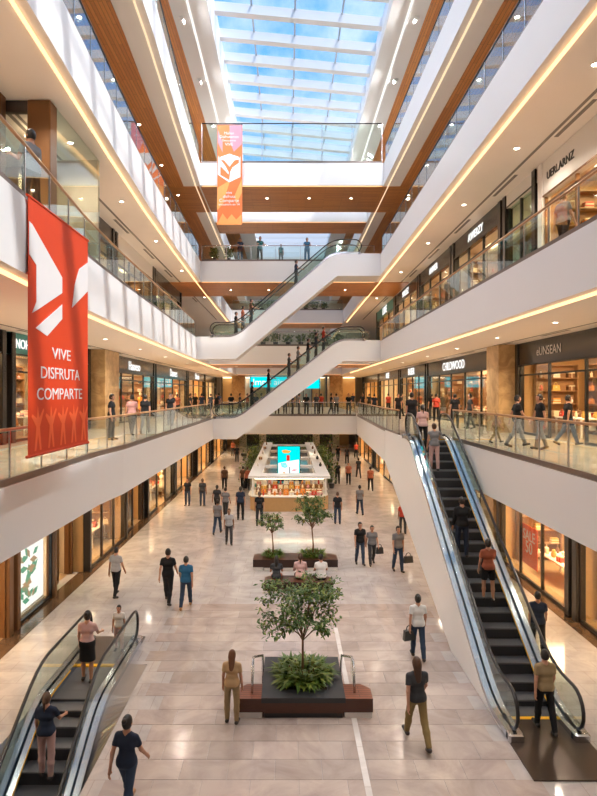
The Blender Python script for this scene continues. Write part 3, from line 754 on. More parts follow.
def shop(side, z, xf, y0, y1, label, sign=None, band='black_gloss', letters='sign_white', bandh=.85, frame='charcoal_frame', wall='shop_wall',
         panes=4, depth=3.0, ch=4.0, lamp=160, fill=FILL_W, where='', gl='glass_shop', sill=.0, shelves=2, sign_size=.42, sign_y=None, door=True, mann=1, tables=1, pil='black_gloss', pw=.3, xs_=1.0, col=(1.0,.74,.42)):
    s = side; X = lambda d: s*(xf + d)         # d>0 goes into the shop
    t = wempty('storefront', (X(0), (y0+y1)/2, z), label=label, cat='storefront', group='shop fronts')
    zt = z + ch - .01
    # room
    rm = wempty('shop_room', (X(depth/2), (y0+y1)/2, z), kind='structure')
    MB().box(X(depth), X(depth+.08), y0, y1, z, zt).build('rear_wall', wall, rm)
    for yy in (y0, y1-.06): MB().box(X(.12), X(depth), yy, yy+.06, z, zt).build('side_wall', wall, rm)
    MB().box(X(.0), X(depth), y0, y1, z+.004, z+.012).build('shop_floor', 'shop_floor', rm)
    MB().box(X(.12), X(depth), y0+.06, y1-.06, zt-.5, zt-.45).build('shop_ceiling', 'shop_ceiling', rm)
    n_l = max(1, int((y1-y0)/2.6))
    for k in range(n_l):
        yy = y0 + (y1-y0)*(k+.5)/n_l
        MB().box(X(1.1), X(1.5), yy-.45, yy+.45, zt-.53, zt-.505).build('ceiling_light', 'shop_lamp', rm)
    l = bpy.data.lights.new('shop_light', 'AREA'); l.shape = 'RECTANGLE'; l.size = 1.4; l.size_y = max(1., (y1-y0)*.7); l.energy = lamp*1.25*(y1-y0)/6; l.color = col
    o = bpy.data.objects.new('shop_light', l); COL.objects.link(o); o.location = (X(1.9), (y0+y1)/2, zt-.56)
    # front
    if bandh:
        sb = MB().box(X(-.10), X(.12), y0, y1, zt-bandh, zt).build('sign_board', band, t)
        MB().box(X(-.12), X(-.10), y0, y1, zt-bandh, zt-bandh+.05).build('sign_trim', frame, sb)
        if sign: text_on_side(sign, X(-.115), sign_y if sign_y else (y0+y1)/2, zt-bandh*.5, sign_size, s, letters, sb, sx=xs_)
    zg = zt - bandh
    for yy in (y0, y1-pw):
        MB().cbox(min(X(-.16),X(.16)), max(X(-.16),X(.16)), yy, yy+pw, z, zt, .02).build('pilaster', pil, t)
    a, b = y0+pw, y1-pw
    di = panes//2 if door else -1
    for i in range(panes+1):
        yy = a + (b-a)*i/panes
        MB().box(X(-.05), X(.05), yy-.045, yy+.045, z, zg).build('mullion', frame, t)
    for i in range(panes):
        if i == di: continue                   # the open doorway
        p0, p1 = a+(b-a)*i/panes+.05, a+(b-a)*(i+1)/panes-.05
        MB().box(X(-.008), X(.008), p0, p1, z+.1, zg-.02).build('glass_pane', gl, t)
        MB().box(X(-.05), X(.05), p0, p1, z, z+.1).build('sill', frame, t)
    MB().box(X(-.05), X(.05), a, b, z+2.55, z+2.62).build('transom', frame, t)
    # fittings and goods
    rz = PI/2 if s < 0 else -PI/2
    for k in range(shelves):
        yy = y0 + .1 + (y1-y0-.75)*(k+.5)/shelves
        shelf_unit((X(depth-.08), yy, z+.012), rz, min(2.4,(y1-y0-.75)/shelves*.85), 3.05, 6, f'wooden wall shelf of goods {where}', fill=fill, where=where, gap=1.1)
    if shelves:            # shelf against the end wall, seen through the glass
        wd = depth-1.15
        shelf_unit((X(.65+wd/2), y1-.07, z+.012), 0, wd, 3.05, 6, f'end-wall shelf of goods {where}', fill=fill, where=where)
    for k in range(tables):
        yy = y0 + (y1-y0)*(k+.5)/tables + .3
        display_table((X(1.35), yy, z+.012), rz, min(2.2,(y1-y0)*.35), .9, f'pale display table {where}', where, fill)
    for k in range(mann):
        yy = a + (b-a)*(.12 + .76*k/max(1,mann-1) if mann > 1 else .15)
        mannequin((X(.55), yy, z+.012), rz, random.choice(['cream','red','black','white','orange']), f'dressed mannequin in the window {where}')
    return t
# first floor, right gallery
shop(1, Z1, 10.4, 14.2, 26.2, 'brown-lit homeware shop beside the stone column, dark band with dim lettering', 'eUNSEAN', letters='steel', panes=4, where='in the homeware shop beside the stone column', shelves=4, sign_y=22.9, sign_size=.5, bandh=1.0, mann=0, tables=2, fill=FILL_W, lamp=210)
shop(1, Z1, 10.4, 28.0, 43.0, 'black-fronted clothes shop with white CHILDWOOD lettering', 'CHILDWOOD', panes=5, where='in the CHILDWOOD shop', shelves=4, sign_y=36.2, sign_size=.75, bandh=1.0, mann=2, fill=FILL_C, wall='shop_wall_pale', lamp=220)
shop(1, Z1, 10.4, 43.4, 53.5, 'black-fronted shop next to the CHILDWOOD shop', 'BASIER', panes=4, where='in the shop next to CHILDWOOD', shelves=1, sign_size=.8, wall='shop_wall_pale', lamp=220, tables=1, mann=2)
shop(1, Z1, 10.4, 53.9, 66, 'far dark-fronted shop on the right first-floor gallery', 'NUSE', panes=4, where='in the far right first-floor shop', shelves=0, sign_size=.8, wall='shop_wall_pale', lamp=240, tables=0, mann=0)
shop(1, Z1, 10.4, 66.4, 80, 'farthest warm-lit shop on the right first-floor gallery', None, panes=4, where='in the farthest right first-floor shop', shelves=0, sign_size=.8, wall='shop_wall', lamp=240, tables=0, mann=0)
# first floor, left gallery
shop(-1, Z1, 10.0, 20.7, 29.0, 'shop with dark green sign board behind the orange banner', 'NOHER', band='goods_teal', panes=4, where='in the green-signed shop', shelves=2, sign_y=21.9, sign_size=.5, bandh=.8, fill=FILL_C, wall='shop_wall_pale')
shop(-1, Z1, 10.0, 12.0, 20.3, 'shop of dark panels at the near end of the left gallery', None, panes=3, where='in the dark panelled shop', shelves=0, bandh=.8, mann=0, tables=0)
shop(-1, Z1, 10.0, 31.8, 43.0, 'black-fronted shop with white lettering beyond the left stone column', 'Hasoeso', panes=4, where='in the shop beyond the left stone column', shelves=2, sign_size=.8, bandh=1.0, wall='shop_wall_pale', lamp=230, mann=2, fill=FILL_C)
shop(-1, Z1, 10.0, 43.4, 57.0, 'black-fronted shop with red goods on the left first-floor gallery', 'Danners', panes=4, where='in the red-goods shop', shelves=1, sign_size=.9, bandh=1.0, wall='shop_wall_pale', lamp=240, mann=2, fill=(['folded_stack','handbag','gift_box'],['red','orange','cream']))
shop(-1, Z1, 10.0, 57.4, 69.0, 'far dark-fronted shop on the left first-floor gallery', 'Salomia', panes=3, where='in the far left first-floor shop', shelves=0, sign_size=.9, wall='shop_wall', lamp=240, mann=0, tables=0)
shop(-1, Z1, 10.0, 69.4, 80.0, 'farthest warm-lit shop on the left first-floor gallery', None, panes=3, where='in the farthest left first-floor shop', shelves=0, sign_size=.9, wall='shop_wall_pale', lamp=240, mann=0, tables=0)
# second floor, right gallery
shop(1, Z2, 8.5, 12.6, 19.4, 'white-fronted shop with black lettering on the second-floor right gallery', 'UERLARNZ', band='white_paint', letters='sign_black', bandh=1.15, panes=3, frame='bronze', pil='white_paint', where='in the white-fronted shop', sign_y=17.9, sign_size=.36, shelves=3, mann=0, depth=3.6, tables=2, lamp=200)
shop(1, Z2, 8.5, 19.6, 22.6, 'green glass-fronted shop between the white and black shop fronts', None, bandh=.5, band='white_paint', panes=2, door=False, gl='glass_green', where='behind the green glass', shelves=1, mann=1, tables=1, fill=FILL_G, wall='shop_wall_pale', depth=3.6)
shop(1, Z2, 8.5, 22.8, 29.6, 'black shop front with white AWERZY lettering', 'AWERZY', panes=3, where='in the AWERZY shop', sign_size=.5, shelves=1, depth=3.6, sign_y=26, wall='shop_wall_pale', mann=2, lamp=200)
shop(1, Z2, 8.5, 29.8, 37.2, 'black shop front with white ANWER lettering', 'ANWER', panes=3, where='in the ANWER shop', sign_size=.52, shelves=1, depth=3.6, wall='shop_wall_pale', mann=2, lamp=200)
shop(1, Z2, 8.5, 37.4, 45.5, 'black shop front with white MALLEZ lettering', 'MALLEZ', panes=3, where='in the MALLEZ shop', sign_size=.6, shelves=0, depth=3.6, wall='shop_wall_pale', tables=0, mann=1, lamp=200)
shop(1, Z2, 8.5, 45.7, 55, 'far teal-lit shop front on the second-floor right gallery', 'LUNE', band='goods_teal', panes=3, where='in the teal-lit shop', sign_size=.9, shelves=0, depth=3.6, tables=0, mann=0)
# second floor, left gallery
shop(-1, Z2, 8.2, 19.5, 27, 'brown-fronted shop on the second-floor left gallery', None, band='dark_panel', panes=3, where='in the brown-fronted left shop', shelves=2, depth=3.6, mann=2, wall='shop_wall_pale')
shop(-1, Z2, 8.2, 27.2, 35, 'pale-lit shop on the second-floor left gallery', None, band='white_paint', letters='sign_black', panes=3, where='in the pale-lit left shop', shelves=1, depth=3.6, mann=2, wall='shop_wall_pale')
shop(-1, Z2, 8.2, 35.2, 44, 'far dark shop on the second-floor left gallery', None, panes=3, where='in the far left second-floor shop', shelves=0, depth=3.6, mann=1, tables=0, wall='shop_wall_pale')
# ground floor, right
shop(1, Z0, 9.2, 18.7, 25.2, 'dark-framed shop with orange SALE poster on the ground floor', None, bandh=.5, panes=3, where='in the SALE shop', shelves=2, mann=1, fill=FILL_W, wall='shop_wall', lamp=420, door=False, frame='dark_panel', pil='dark_panel')
shop(1, Z0, 9.2, 13.0, 18.5, 'dark-framed shop doorway beside the SALE shop', None, bandh=.5, panes=3, where='in the shop beside the SALE shop', shelves=2, mann=1, fill=FILL_W, lamp=260, frame='dark_panel', pil='dark_panel')
shop(1, Z0, 9.2, 27.0, 33.0, 'pale-walled shop beyond the stone pier on the ground floor', None, bandh=.5, panes=3, where='in the pale-walled ground-floor shop', shelves=1, mann=1, fill=FILL_C, wall='shop_wall_pale', lamp=200)
shop(1, Z0, 8.4, 33.3, 44, 'dark-framed ground-floor shop behind the escalator', None, bandh=.5, panes=4, where='in the shop behind the escalator', shelves=1, mann=1, lamp=200, tables=1)
shop(1, Z0, 8.3, 44.3, 56, 'ground-floor shop with red window panels', None, bandh=.5, panes=4, where='in the shop with red panels', shelves=0, mann=2, lamp=200, tables=0)
shop(1, Z0, 8.3, 56.3, 70, 'far warm-lit ground-floor shop on the right', None, bandh=.5, panes=4, where='in the far right ground-floor shop', shelves=0, mann=0, lamp=200, tables=0)
# ground floor, left
shop(-1, Z0, 8.35, 11.5, 17.35, 'yellow-walled shop at the near end of the ground floor', None, bandh=.4, panes=2, where='in the yellow-walled shop', shelves=1, mann=1, wall='shop_wall_yellow', lamp=230, frame='brown_post', pil='brown_post', fill=(['bottle','hat','gift_box'],['black','gold','green']))
shop(-1, Z0, 8.35, 17.6, 20.6, 'shop window holding a glowing white lightbox of leaf prints', None, bandh=.4, panes=1, door=False, where='in the lightbox window', shelves=0, mann=0, tables=0, wall='white_paint', lamp=200, pil='brown_post', frame='charcoal_frame', pw=.2)
shop(-1, Z0, 8.75, 20.8, 23.2, 'recessed wooden doorway between the lightbox and the glass corner', None, bandh=.4, panes=2, where='inside the recessed doorway', shelves=1, mann=0, tables=0, lamp=260, frame='bronze', pil='bronze', pw=.14, wall='shop_wall_pale', gl='glass_green')
shop(-1, Z0, 8.1, 23.3, 28.8, 'glass corner shop with tables of dark goods', None, bandh=.4, panes=3, door=False, where='in the glass corner shop', shelves=2, mann=1, tables=2, lamp=330, pw=.2, fill=(['shoe','handbag','hat','gift_box'],['black','brown','cream','red']), frame='dark_panel', pil='dark_panel')
shop(-1, Z0, 8.35, 29.0, 33.2, 'narrow dark-framed shop after the glass corner shop', None, bandh=.4, panes=2, where='in the narrow dark-framed shop', shelves=1, mann=1, tables=0, lamp=150, frame='dark_panel')
shop(-1, Z0, 8.2, 33.4, 41.5, 'shop with a bright heap of red and white goods in the window', None, bandh=.4, panes=3, where='in the red and white goods shop', shelves=1, mann=2, tables=2, lamp=230, fill=(['folded_stack','handbag','gift_box'],['red','white','orange','cream']), wall='shop_wall_pale', frame='dark_panel')
shop(-1, Z0, 8.2, 41.8, 50, 'dark-framed shop halfway down the left side', None, bandh=.4, panes=3, where='in the dark-framed shop halfway down', shelves=0, mann=1, tables=0, lamp=200)
shop(-1, Z0, 8.0, 50.3, 60, 'warm-lit shop far down the left side', None, bandh=.4, panes=3, where='in the warm-lit shop far down', shelves=0, mann=0, tables=0, lamp=200)
shop(-1, Z0, 7.9, 60.3, 72, 'farthest shop on the left of the ground floor', None, bandh=.4, panes=3, where='in the farthest left shop', shelves=0, mann=0, tables=0, lamp=200)
# stone columns between the shops
def column(x0, x1, y0, y1, z, h, label):
    t = wempty('stone_column', ((x0+x1)/2, (y0+y1)/2, z), label=label, cat='column', group='stone columns')
    n = 4
    for k in range(n): MB().cbox(x0, x1, y0, y1, z+h*k/n+.003, z+h*(k+1)/n-.003, .012).build('stone_slab', 'travertine', t)
    MB().box(x0+.02, x1-.02, y0+.02, y1-.02, z, z+h).build('core', 'travertine', t)
column(9.55, 10.5, 26.3, 27.9, Z1, 4.0, 'golden stone column beside the CHILDWOOD shop')
column(-10.1, -9.2, 29.2, 31.6, Z1, 4.0, 'golden stone column behind the orange banner')
column(8.95, 9.6, 25.3, 26.9, Z0, 4.0, 'stone pier at the edge of the SALE shop')
MB().box(10.9, 16, 26.2, 28.0, Z1, Z2-FA).build('wall_between_shops', 'wall_outer', kind='structure')
# SALE poster inside the window
sp = wempty('sale_poster', (9.32, 22.4, .5), label='orange SALE 50 poster hanging in the shop window', cat='poster')
MB().box(9.31, 9.33, 21.66, 23.15, .52, 2.06).build('panel', 'sale_red', sp)
text_on_side('SALE', 9.30, 22.4, 1.66, .56, 1, 'print_white', sp, depth=.004, sx=.95)
text_on_side('50', 9.30, 22.4, 1.2, .66, 1, 'print_white', sp, depth=.004)
for yy in (21.9, 22.9): MB().tube([(9.32,yy,2.06),(9.32,yy,3.5)], .008, 5).build('hanger', 'steel', sp)
# lightbox of leaves
lb = wempty('lightbox', (-8.6, 19.0, .12), label='glowing white lightbox printed with green leaf sprays', cat='lightbox')
MB().box(-8.66, -8.52, 18.0, 20.2, .15, 3.5).build('housing', 'white_paint', lb)
MB().box(-8.52, -8.51, 18.04, 20.16, .2, 3.45).build('face', 'lightbox', lb)
MB().box(-8.9, -8.46, 17.98, 20.22, .02, .15).build('plinth', 'shelf_white', lb)
rl = random.Random(3)
for k in range(7):
    zc = .45 + k*.45
    for m_ in ('leaf_print', 'leaf_print_brown'):
        mb = MB()
        for q in range(5 if m_ == 'leaf_print' else 3):
            a = rl.uniform(-.3, 3.4); L = rl.uniform(.4,.75); yc = 19.0 + rl.uniform(-.35,.35); zz = zc + rl.uniform(-.1,.12)
            dy, dz = math.cos(a)*L, math.sin(a)*L*.7; w = .11
            nx, nz = -math.sin(a)*w, math.cos(a)*w
            mb.add([(-8.506,yc,zz),(-8.506,yc+dy*.5+nx,zz+dz*.5+nz),(-8.506,yc+dy,zz+dz),(-8.506,yc+dy*.5-nx,zz+dz*.5-nz)], [(0,1,2,3)])
        mb.build('leaf_print', m_, lb)
# camera-facing glazed pavilion corner on the second-floor left gallery
pv = wempty('glass_kiosk', (-7.2, 15.2, Z2), label='glazed shop corner with dark bronze post on the second-floor left gallery', cat='kiosk')
MB().cbox(-6.75, -6.15, 15.0, 15.45, Z2, Z3-FA-.01, .02).build('corner_post', 'bronze', pv)
MB().box(-8.2, -6.75, 15.05, 15.2, Z3-FA-.3, Z3-FA-.01).build('top_beam', 'dark_panel', pv)
MB().box(-8.2, -6.75, 15.1, 15.115, Z2+.05, Z3-FA-.3).build('glass_pane', 'glass_shop', pv)
MB().box(-8.2, -6.2, 18.9, 19.0, Z2, Z3-FA-.01).build('rear_wall', 'shop_wall_pale', pv)
MB().box(-6.22, -6.17, 15.45, 19.0, Z2+.05, Z3-FA-.01).build('glass_pane', 'glass_rail', pv)
MB().box(-7.5, -7.0, 16.5, 17.2, Z3-FA-.3, Z3-FA-.25).build('ceiling_light', 'shop_lamp', pv)
# near end of the second floor left: an open shop with warm stock
shop(-1, Z2, 7.4, 9.0, 14.9, 'warm open shop at the near end of the second-floor left gallery', None, bandh=.5, panes=2, where='in the warm near left shop', shelves=2, depth=3.6, mann=0, tables=2, frame='bronze', pil='bronze', fill=(['vase','handbag','hat'],['orange','gold','brown']))

# ------------------------------------------------------------------ far end of the mall
fe = wempty('cafe_front', (0, 80, 0), label='dim cafe front closing the far end of the ground floor', cat='storefront')
MB().box(-6.5, 6.5, 82.5, 82.7, 0, Z1-FA).build('rear_wall', 'dark_panel', fe)
for x in (-6.6, -3.9, 3.4, 6.1): MB().cbox(x, x+.9, 79, 80, 0, Z1-FA, .03).build('pillar', 'shop_wall_pale', fe)
for x0, x1 in ((-8.5,-6.7),(6.9,8.5)):
    MB().box(x0, x1, 81, 81.2, 0, Z1-FA).build('panel', 'shop_wall', fe); MB().box(x0+.2, x1-.2, 80.6, 80.8, Z1-FA-.3, Z1-FA-.2).build('lamp', 'shop_lamp', fe)
MB().box(-2.8, 3.2, 82.2, 82.4, 2.6, 3.4).build('menu_board', 'sign_cyan', fe)
MB().box(-16, 16, YE, YE+.1, Z1, ZR).build('wall_end', 'shop_wall_pale', kind='structure')
# cyan display over the far first-floor shops
cy = wempty('display_sign', (-1.0, 76, Z1+2.4), label='long cyan display sign over the far first-floor shops', cat='sign')
MB().box(-5.0, 0.2, 76, 76.2, Z1+2.55, Z1+3.9).build('panel', 'sign_cyan', cy)
link('lettering', text_mesh('Impo', 1.2, 'sign_white'), cy, loc=(-3.4, 75.97, Z1+3.2), rot=(PI/2,0,0))
link('lettering', text_mesh('aigo', 1.2, 'sign_white'), cy, loc=(-.9, 75.97, Z1+3.2), rot=(PI/2,0,0))
MB().box(1.9, 4.2, 76, 76.2, Z1+2.4, Z1+3.9).build('panel', 'sign_cyan', cy)
for x in (-4.9, .1, 2.0, 4.1): MB().box(x-.06, x+.06, 76.0, 76.15, Z1, Z1+3.95).build('post', 'dark_panel', cy)
for x, lb_ in ((-7.2,'far left'), (5.3,'far right')):
    column(x, x+1.7, 74, 75.4, Z1, 4.0, f'stone column beside the cyan display, {lb_}')
ff = wempty('arcade_front', (0, 80, Z1), label='row of warm-lit shop windows closing the far first floor', cat='storefront')
for k in range(9):
    x = -9 + k*2.05
    MB().box(x, x+1.85, 79.9, 80, Z1, Z1+3.9).build('panel', 'shop_wall_pale' if k % 2 else 'shop_wall', ff)
    MB().box(x+.1, x+1.7, 79.2, 79.5, Z1+3.85, Z1+3.9).build('lamp', 'shop_lamp', ff)
    MB().box(x-.1, x, 79, 80, Z1, Z1+4).build('pier', 'dark_panel', ff)
# ------------------------------------------------------------------ banners
bn = wempty('banner', (-4.8, 12.2, 6.0), label='large orange banner reading VIVE DISFRUTA COMPARTE hung from the second-floor edge', cat='banner')
BXp = -4.78
def bp(u, v):                      # pixel of the photographed print -> point on the banner cloth
    y = BXp*FPX/(u-U0); return (y, CAMZ + (V0-v)/FPX*y)
by0, by1 = bp(29,300)[0], bp(88.3,300)[0]
mb = MB(); n = 14
for i in range(n):
    for j in range(n):
        pass
zt_, zb_ = 10.84, 6.02
V = []; Fq = []
for i in range(n+1):
    for j in range(n+1):
        y = by0+(by1-by0)*i/n; z = zb_+(zt_-zb_)*j/n
        V.append((BXp - .012, y, z))
for i in range(n):
    for j in range(n):
        a = i*(n+1)+j; Fq.append((a, a+n+1, a+n+2, a+1))
mb.add(V, Fq); mb.box(BXp-.022, BXp-.0125, by0, by1, zb_, zt_)
cloth = mb.build('cloth', 'banner', bn)
A_ = [(29.6,221),(32.5,224),(62.5,277.5),(62.5,293),(37.5,310),(32.5,313),(36.8,302),(36.8,265),(29.6,254)]
B_ = [(88.2,262.5),(79.5,269),(75,285),(72.5,307.5),(88.2,291)]
C_ = [(36.2,328),(62.5,304.5),(62.5,319),(47.5,336)]
for P_ in (A_, B_, C_):
    MB().prism([bp(*p) for p in P_], F_yz, BXp-.0115, BXp-.004).build('emblem', 'print_white', cloth)
def banner_text(s, v, u0, u1, cap):
    y0, y1 = bp(u0,v)[0], bp(u1,v)[0]; z = bp((u0+u1)/2, v)[1]
    me = text_mesh(s, 1.0, 'print_white', .004)
    w = max(p.co.x for p in me.vertices)-min(p.co.x for p in me.vertices); h = max(p.co.y for p in me.vertices)-min(p.co.y for p in me.vertices)
    cx = (max(p.co.x for p in me.vertices)+min(p.co.x for p in me.vertices))/2
    kx = (y1-y0)/w; ky = cap/h
    Mx = Matrix(((0,0,1,BXp-.008),(kx,0,0,(y0+y1)/2-cx*kx),(0,ky,0,z),(0,0,0,1)))
    link('lettering', me, cloth, mat=Mx)
banner_text('VIVE', 355, 52.5, 71, .225); banner_text('DISFRUTA', 374.5, 41.5, 80, .235); banner_text('COMPARTE', 394.5, 37.5, 82.3, .235)
# faint printed figures along the foot of the banner
for k in range(5):
    yc = by0 + .35 + k*.62
    pts = [(yc-.1,6.1),(yc-.02,6.55),(yc-.22,6.75),(yc-.18,6.8),(yc,6.72),(yc+.05,6.95),(yc+.12,6.72),(yc+.3,6.9),(yc+.33,6.86),(yc+.14,6.55),(yc+.22,6.1),(yc+.14,6.1),(yc+.06,6.4),(yc-.02,6.1)]
    MB().prism(pts, F_yz, BXp-.0115, BXp-.008).build('figure_print', 'banner_faint', cloth)
MB().tube([(BXp-.02, by0-.05, zt_+.01), (BXp-.02, by1+.05, zt_+.01)], .025, 8).build('top_bar', 'banner', bn)
MB().tube([(BXp-.02, by0-.05, zb_), (BXp-.02, by1+.05, zb_)], .03, 8).build('bottom_bar', 'banner', bn)
for yy in (by0+.3, by1-.3):
    MB().tube([(BXp-.02, yy, zt_+.01), (edge_x(L2L,yy)-.08, yy, zt_+.06)], .015, 6).build('bracket', 'steel', bn)

b2 = wempty('banner', (-3.6, 36.0, 17), label='orange and pink banner with white cube emblem hung before the topmost bridge', cat='banner')
BY = 36.15
def q2(u, v): p = PX(u, v, BY); return (p.x, p.z)
x0, zb2 = q2(217.3, 223.5); x1, zt2 = q2(242.2, 124.5)
c2 = MB().box(x0, x1, BY, BY+.02, zb2, zt2).build('cloth', 'banner_far', b2)
def px200(x, y): return q2(200 + x*60/398, 120 + y*120/796)
for poly, mt in (([(195,35),(278,35),(278,160),(225,210),(200,150)], 'banner_pink'), ([(115,450),(200,400),(150,560),(113,600)], 'banner_amber'), ([(230,500),(278,390),(278,480),(240,560)], 'banner_amber'),
                 ([(112,690),(150,620),(180,660),(210,625),(240,660),(276,625),(276,695),(112,695)], 'banner_amber'), ([(118,60),(150,150),(150,215),(118,150)], 'banner_pink')):
    MB().prism([px200(*p) for p in poly], F_xz, BY-.004, BY-.001).build('colour_print', mt, c2)
for poly in ([(195,224),(257,245),(257,262),(228,268),(196,310),(160,268),(135,262),(135,245)], [(122,235),(135,262),(165,300),(190,345),(190,362),(160,330),(135,305),(135,365),(193,398),(193,414),(118,362)], [(268,240),(268,378),(193,414),(200,345),(215,315),(258,285),(258,262)]):
    MB().prism([px200(*p) for p in poly], F_xz, BY-.007, BY-.004).build('emblem', 'print_white', c2)
for s, y, sz in (('Mallen', 88, .24), ('Disfrutamos', 112, .24), ('Descuentos', 136, .18), ('VIVE', 162, .26), ('vive', 482, .24), ('disfruta', 508, .26), ('Comparte', 535, .3), ('encuentra en 14', 560, .2)):
    xx, zz = px200(193, y); link('lettering', text_mesh(s, sz, 'print_white', .002), c2, loc=(xx, BY-.006, zz), rot=(PI/2,0,0))
MB().tube([(x0-.03,BY+.01,zt2),(x1+.03,BY+.01,zt2)], .03, 6).build('top_bar', 'steel', b2)
for xx in (x0+.2, x1-.2): MB().tube([(xx,BY+.01,zt2),(xx,36.38,zt2-.02)], .012, 5).build('bracket', 'steel', b2)

# ------------------------------------------------------------------ planters, trees, benches
def tree(name, label, loc, H, th, rx, rzz, nl, seed, mat='leaf', leaf=.075, group='indoor trees'):
    rr = random.Random(seed); t = empty(name, loc, label=label, cat='tree', group=group)
    top = Vector((rr.uniform(-.05,.05), rr.uniform(-.04,.04), th))
    tr = MB(); tr.tube([(0,0,0),(.015,0,th*.4),(top.x,top.y,th)], [.038,.03,.024], 8)
    tr.build('trunk', 'bark', t, smooth=True)
    br = MB(); tips = []
    nb = 11
    for k in range(nb):
        a = 2*PI*k/nb + rr.uniform(-.3,.3); el = rr.uniform(.0,1.0)
        R = rx*(.55+.45*rr.random())*(1-.45*el); zz = th + (H-th)*(.12+.8*el)
        e = Vector((math.cos(a)*R, math.sin(a)*R, zz)); mid = top.lerp(e, .5) + Vector((0,0,.12*rr.random()))
        br.tube([top*.98 if rr.random()<.5 else (top.x, top.y, th*.9), mid, e], [.016,.011,.005], 5); tips.append((mid,e))
        for q in range(3):
            p = mid.lerp(e, rr.uniform(.1,.8)); d = Vector((rr.uniform(-1,1), rr.uniform(-1,1), rr.uniform(-.25,.7))).normalized()*rx*.4
            br.tube([p, p+d*.5+Vector((0,0,.02)), p+d], [.008,.006,.003], 4); tips.append((p,p+d))
    br.build('branch', 'bark', t, kind='stuff')
    fo = MB()
    for i in range(nl):
        a, b = rr.choice(tips); p = a.lerp(b, .35+.7*rr.random()) + Vector((rr.gauss(0,.07), rr.gauss(0,.07), rr.gauss(0,.05)))*rx
        d = Vector((rr.uniform(-1,1), rr.uniform(-1,1), rr.uniform(-.7,.35))).normalized(); n_ = d.cross(Vector((rr.uniform(-.4,.4),rr.uniform(-.4,.4),1))).normalized()
        L = leaf*rr.uniform(.7,1.35); W = L*.26; dn = Vector((0,0,-L*.16))
        fo.add([p, p+d*L*.45+n_*W+dn*.3, p+d*L+dn, p+d*L*.45-n_*W+dn*.3, p+d*L*.5+Vector((0,0,L*.06))], [(0,1,4),(1,2,4),(2,3,4),(3,0,4)], 0 if rr.random() < .72 else 1)
    fo.build('foliage', [mat, 'leaf_light'], t, kind='stuff')
    return t
def ferns(name, label, loc, rx, ry, h, n, seed, L=.42, group='planter shrubs'):
    rr = random.Random(seed); t = empty(name, loc, label=label, cat='shrub', group=group)
    fo = MB()
    for i in range(n):
        a = rr.uniform(0, 2*PI); r = math.sqrt(rr.random()); c = Vector((math.cos(a)*r*rx*.8, math.sin(a)*r*ry*.8, rr.uniform(0,.08)))
        for k in range(9):
            b = a + rr.gauss(0, 1.1); el = rr.uniform(.25, 1.25); l = L*rr.uniform(.6,1.1)
            d = Vector((math.cos(b)*math.cos(el), math.sin(b)*math.cos(el), math.sin(el))); s = Vector((-math.sin(b), math.cos(b), 0))*l*.1
            p1 = c + d*l*.55; p2 = p1 + (d + Vector((0,0,-.75))).normalized()*l*.5
            p1.z = min(p1.z, h); p2.z = min(max(p2.z,.02), h)
            fo.add([c-s*.3, c+s*.3, p1+s, p2, p1-s], [(0,1,2,4),(4,2,3)], 0 if rr.random() < .7 else 1)
    fo.build('foliage', ['fern', 'leaf_light'], t, kind='stuff')
    st = MB()
    for k in range(12):
        a = 2*PI*k/12; st.tube([(math.cos(a)*rx*.4, math.sin(a)*ry*.4, 0), (math.cos(a)*rx*.45, math.sin(a)*ry*.45, h*.6)], .01, 5)
    st.build('stem', 'bark', t, kind='stuff')
    return t
def planter_bench(loc, xa, xb, ta, tb, d, dw, label, mat='wood_bench', tray=True, arms=True, beds=()):
    # local: front edge at y=0, x from xa to xb, tray from ta to tb and d deep, wings dw deep
    t = empty('planter_bench', loc, label=label, cat='planter', group='wooden planter benches')
    c = .16
    wings = [(xa, ta, [(xa, .0), (ta, .0), (ta, dw), (xa+c, dw), (xa, dw-c)]), (tb, xb, [(tb, .0), (xb, .0), (xb, dw-c*1.3), (xb-c*1.3, dw), (tb, dw)])]
    for a, b, poly in wings:
        MB().prism(poly, F_xy, .14, .44).build('seat', mat, t)
        cx = (a+b)/2
        MB().prism([(cx+(p[0]-cx)*.94, .03+p[1]*.94) for p in poly], F_xy, 0, .14).build('plinth', 'white_paint', t)
    MB().box(ta, tb, .0, d, .12, .36).build('front_panel', mat, t)
    MB().box(ta+.03, tb-.03, .04, d-.04, 0, .12).build('plinth', 'tray_black' if tray else 'white_paint', t)
    if tray:
        m = .34; mb = MB()
        mb.box(ta-.03, tb+.03, -.03, m, .36, .47); mb.box(ta-.03, tb+.03, d-m, d+.03, .36, .47); mb.box(ta-.03, ta+m, m, d-m, .36, .47); mb.box(tb-m, tb+.03, m, d-m, .36, .47)
        mb.build('tray_rim', 'tray_black', t); MB().box(ta+m, tb-m, m, d-m, .3, .43).build('soil', 'soil', t)
    else:
        MB().box(ta, tb, 0, d, .36, .44).build('seat', mat, t)
    if arms:
        for s, x in ((-1, (xa+ta)/2+.02), (1, (tb+xb)/2-.06)):
            x2 = ta-.05 if s < 0 else tb+.05
            MB().tube([(x,.25,.44),(x,.32,.7),(x,.45,.95),(x,.62,1.02),(x,.85,.98),(x2,1.1,.9),(x2,1.3,.6),(x2,1.3,.12)], .028, 8).build('armrest', 'steel', t, smooth=True)
            MB().box(x-.01, x+.01, .5, 1.05, .5, .9).build('side_screen', 'glass_rail', t)
    return t
PB1 = planter_bench((0, 12.82, 0), -1.10, 1.88, -.56, 1.24, 1.95, .66, 'square black-topped planter with wooden seats round a slim tree')
tree('indoor_tree', 'slim tree with spreading leafy crown in the square black-topped planter', (.34, 13.85, .43), 2.5, .95, 1.2, .6, 2400, 5, leaf=.11)
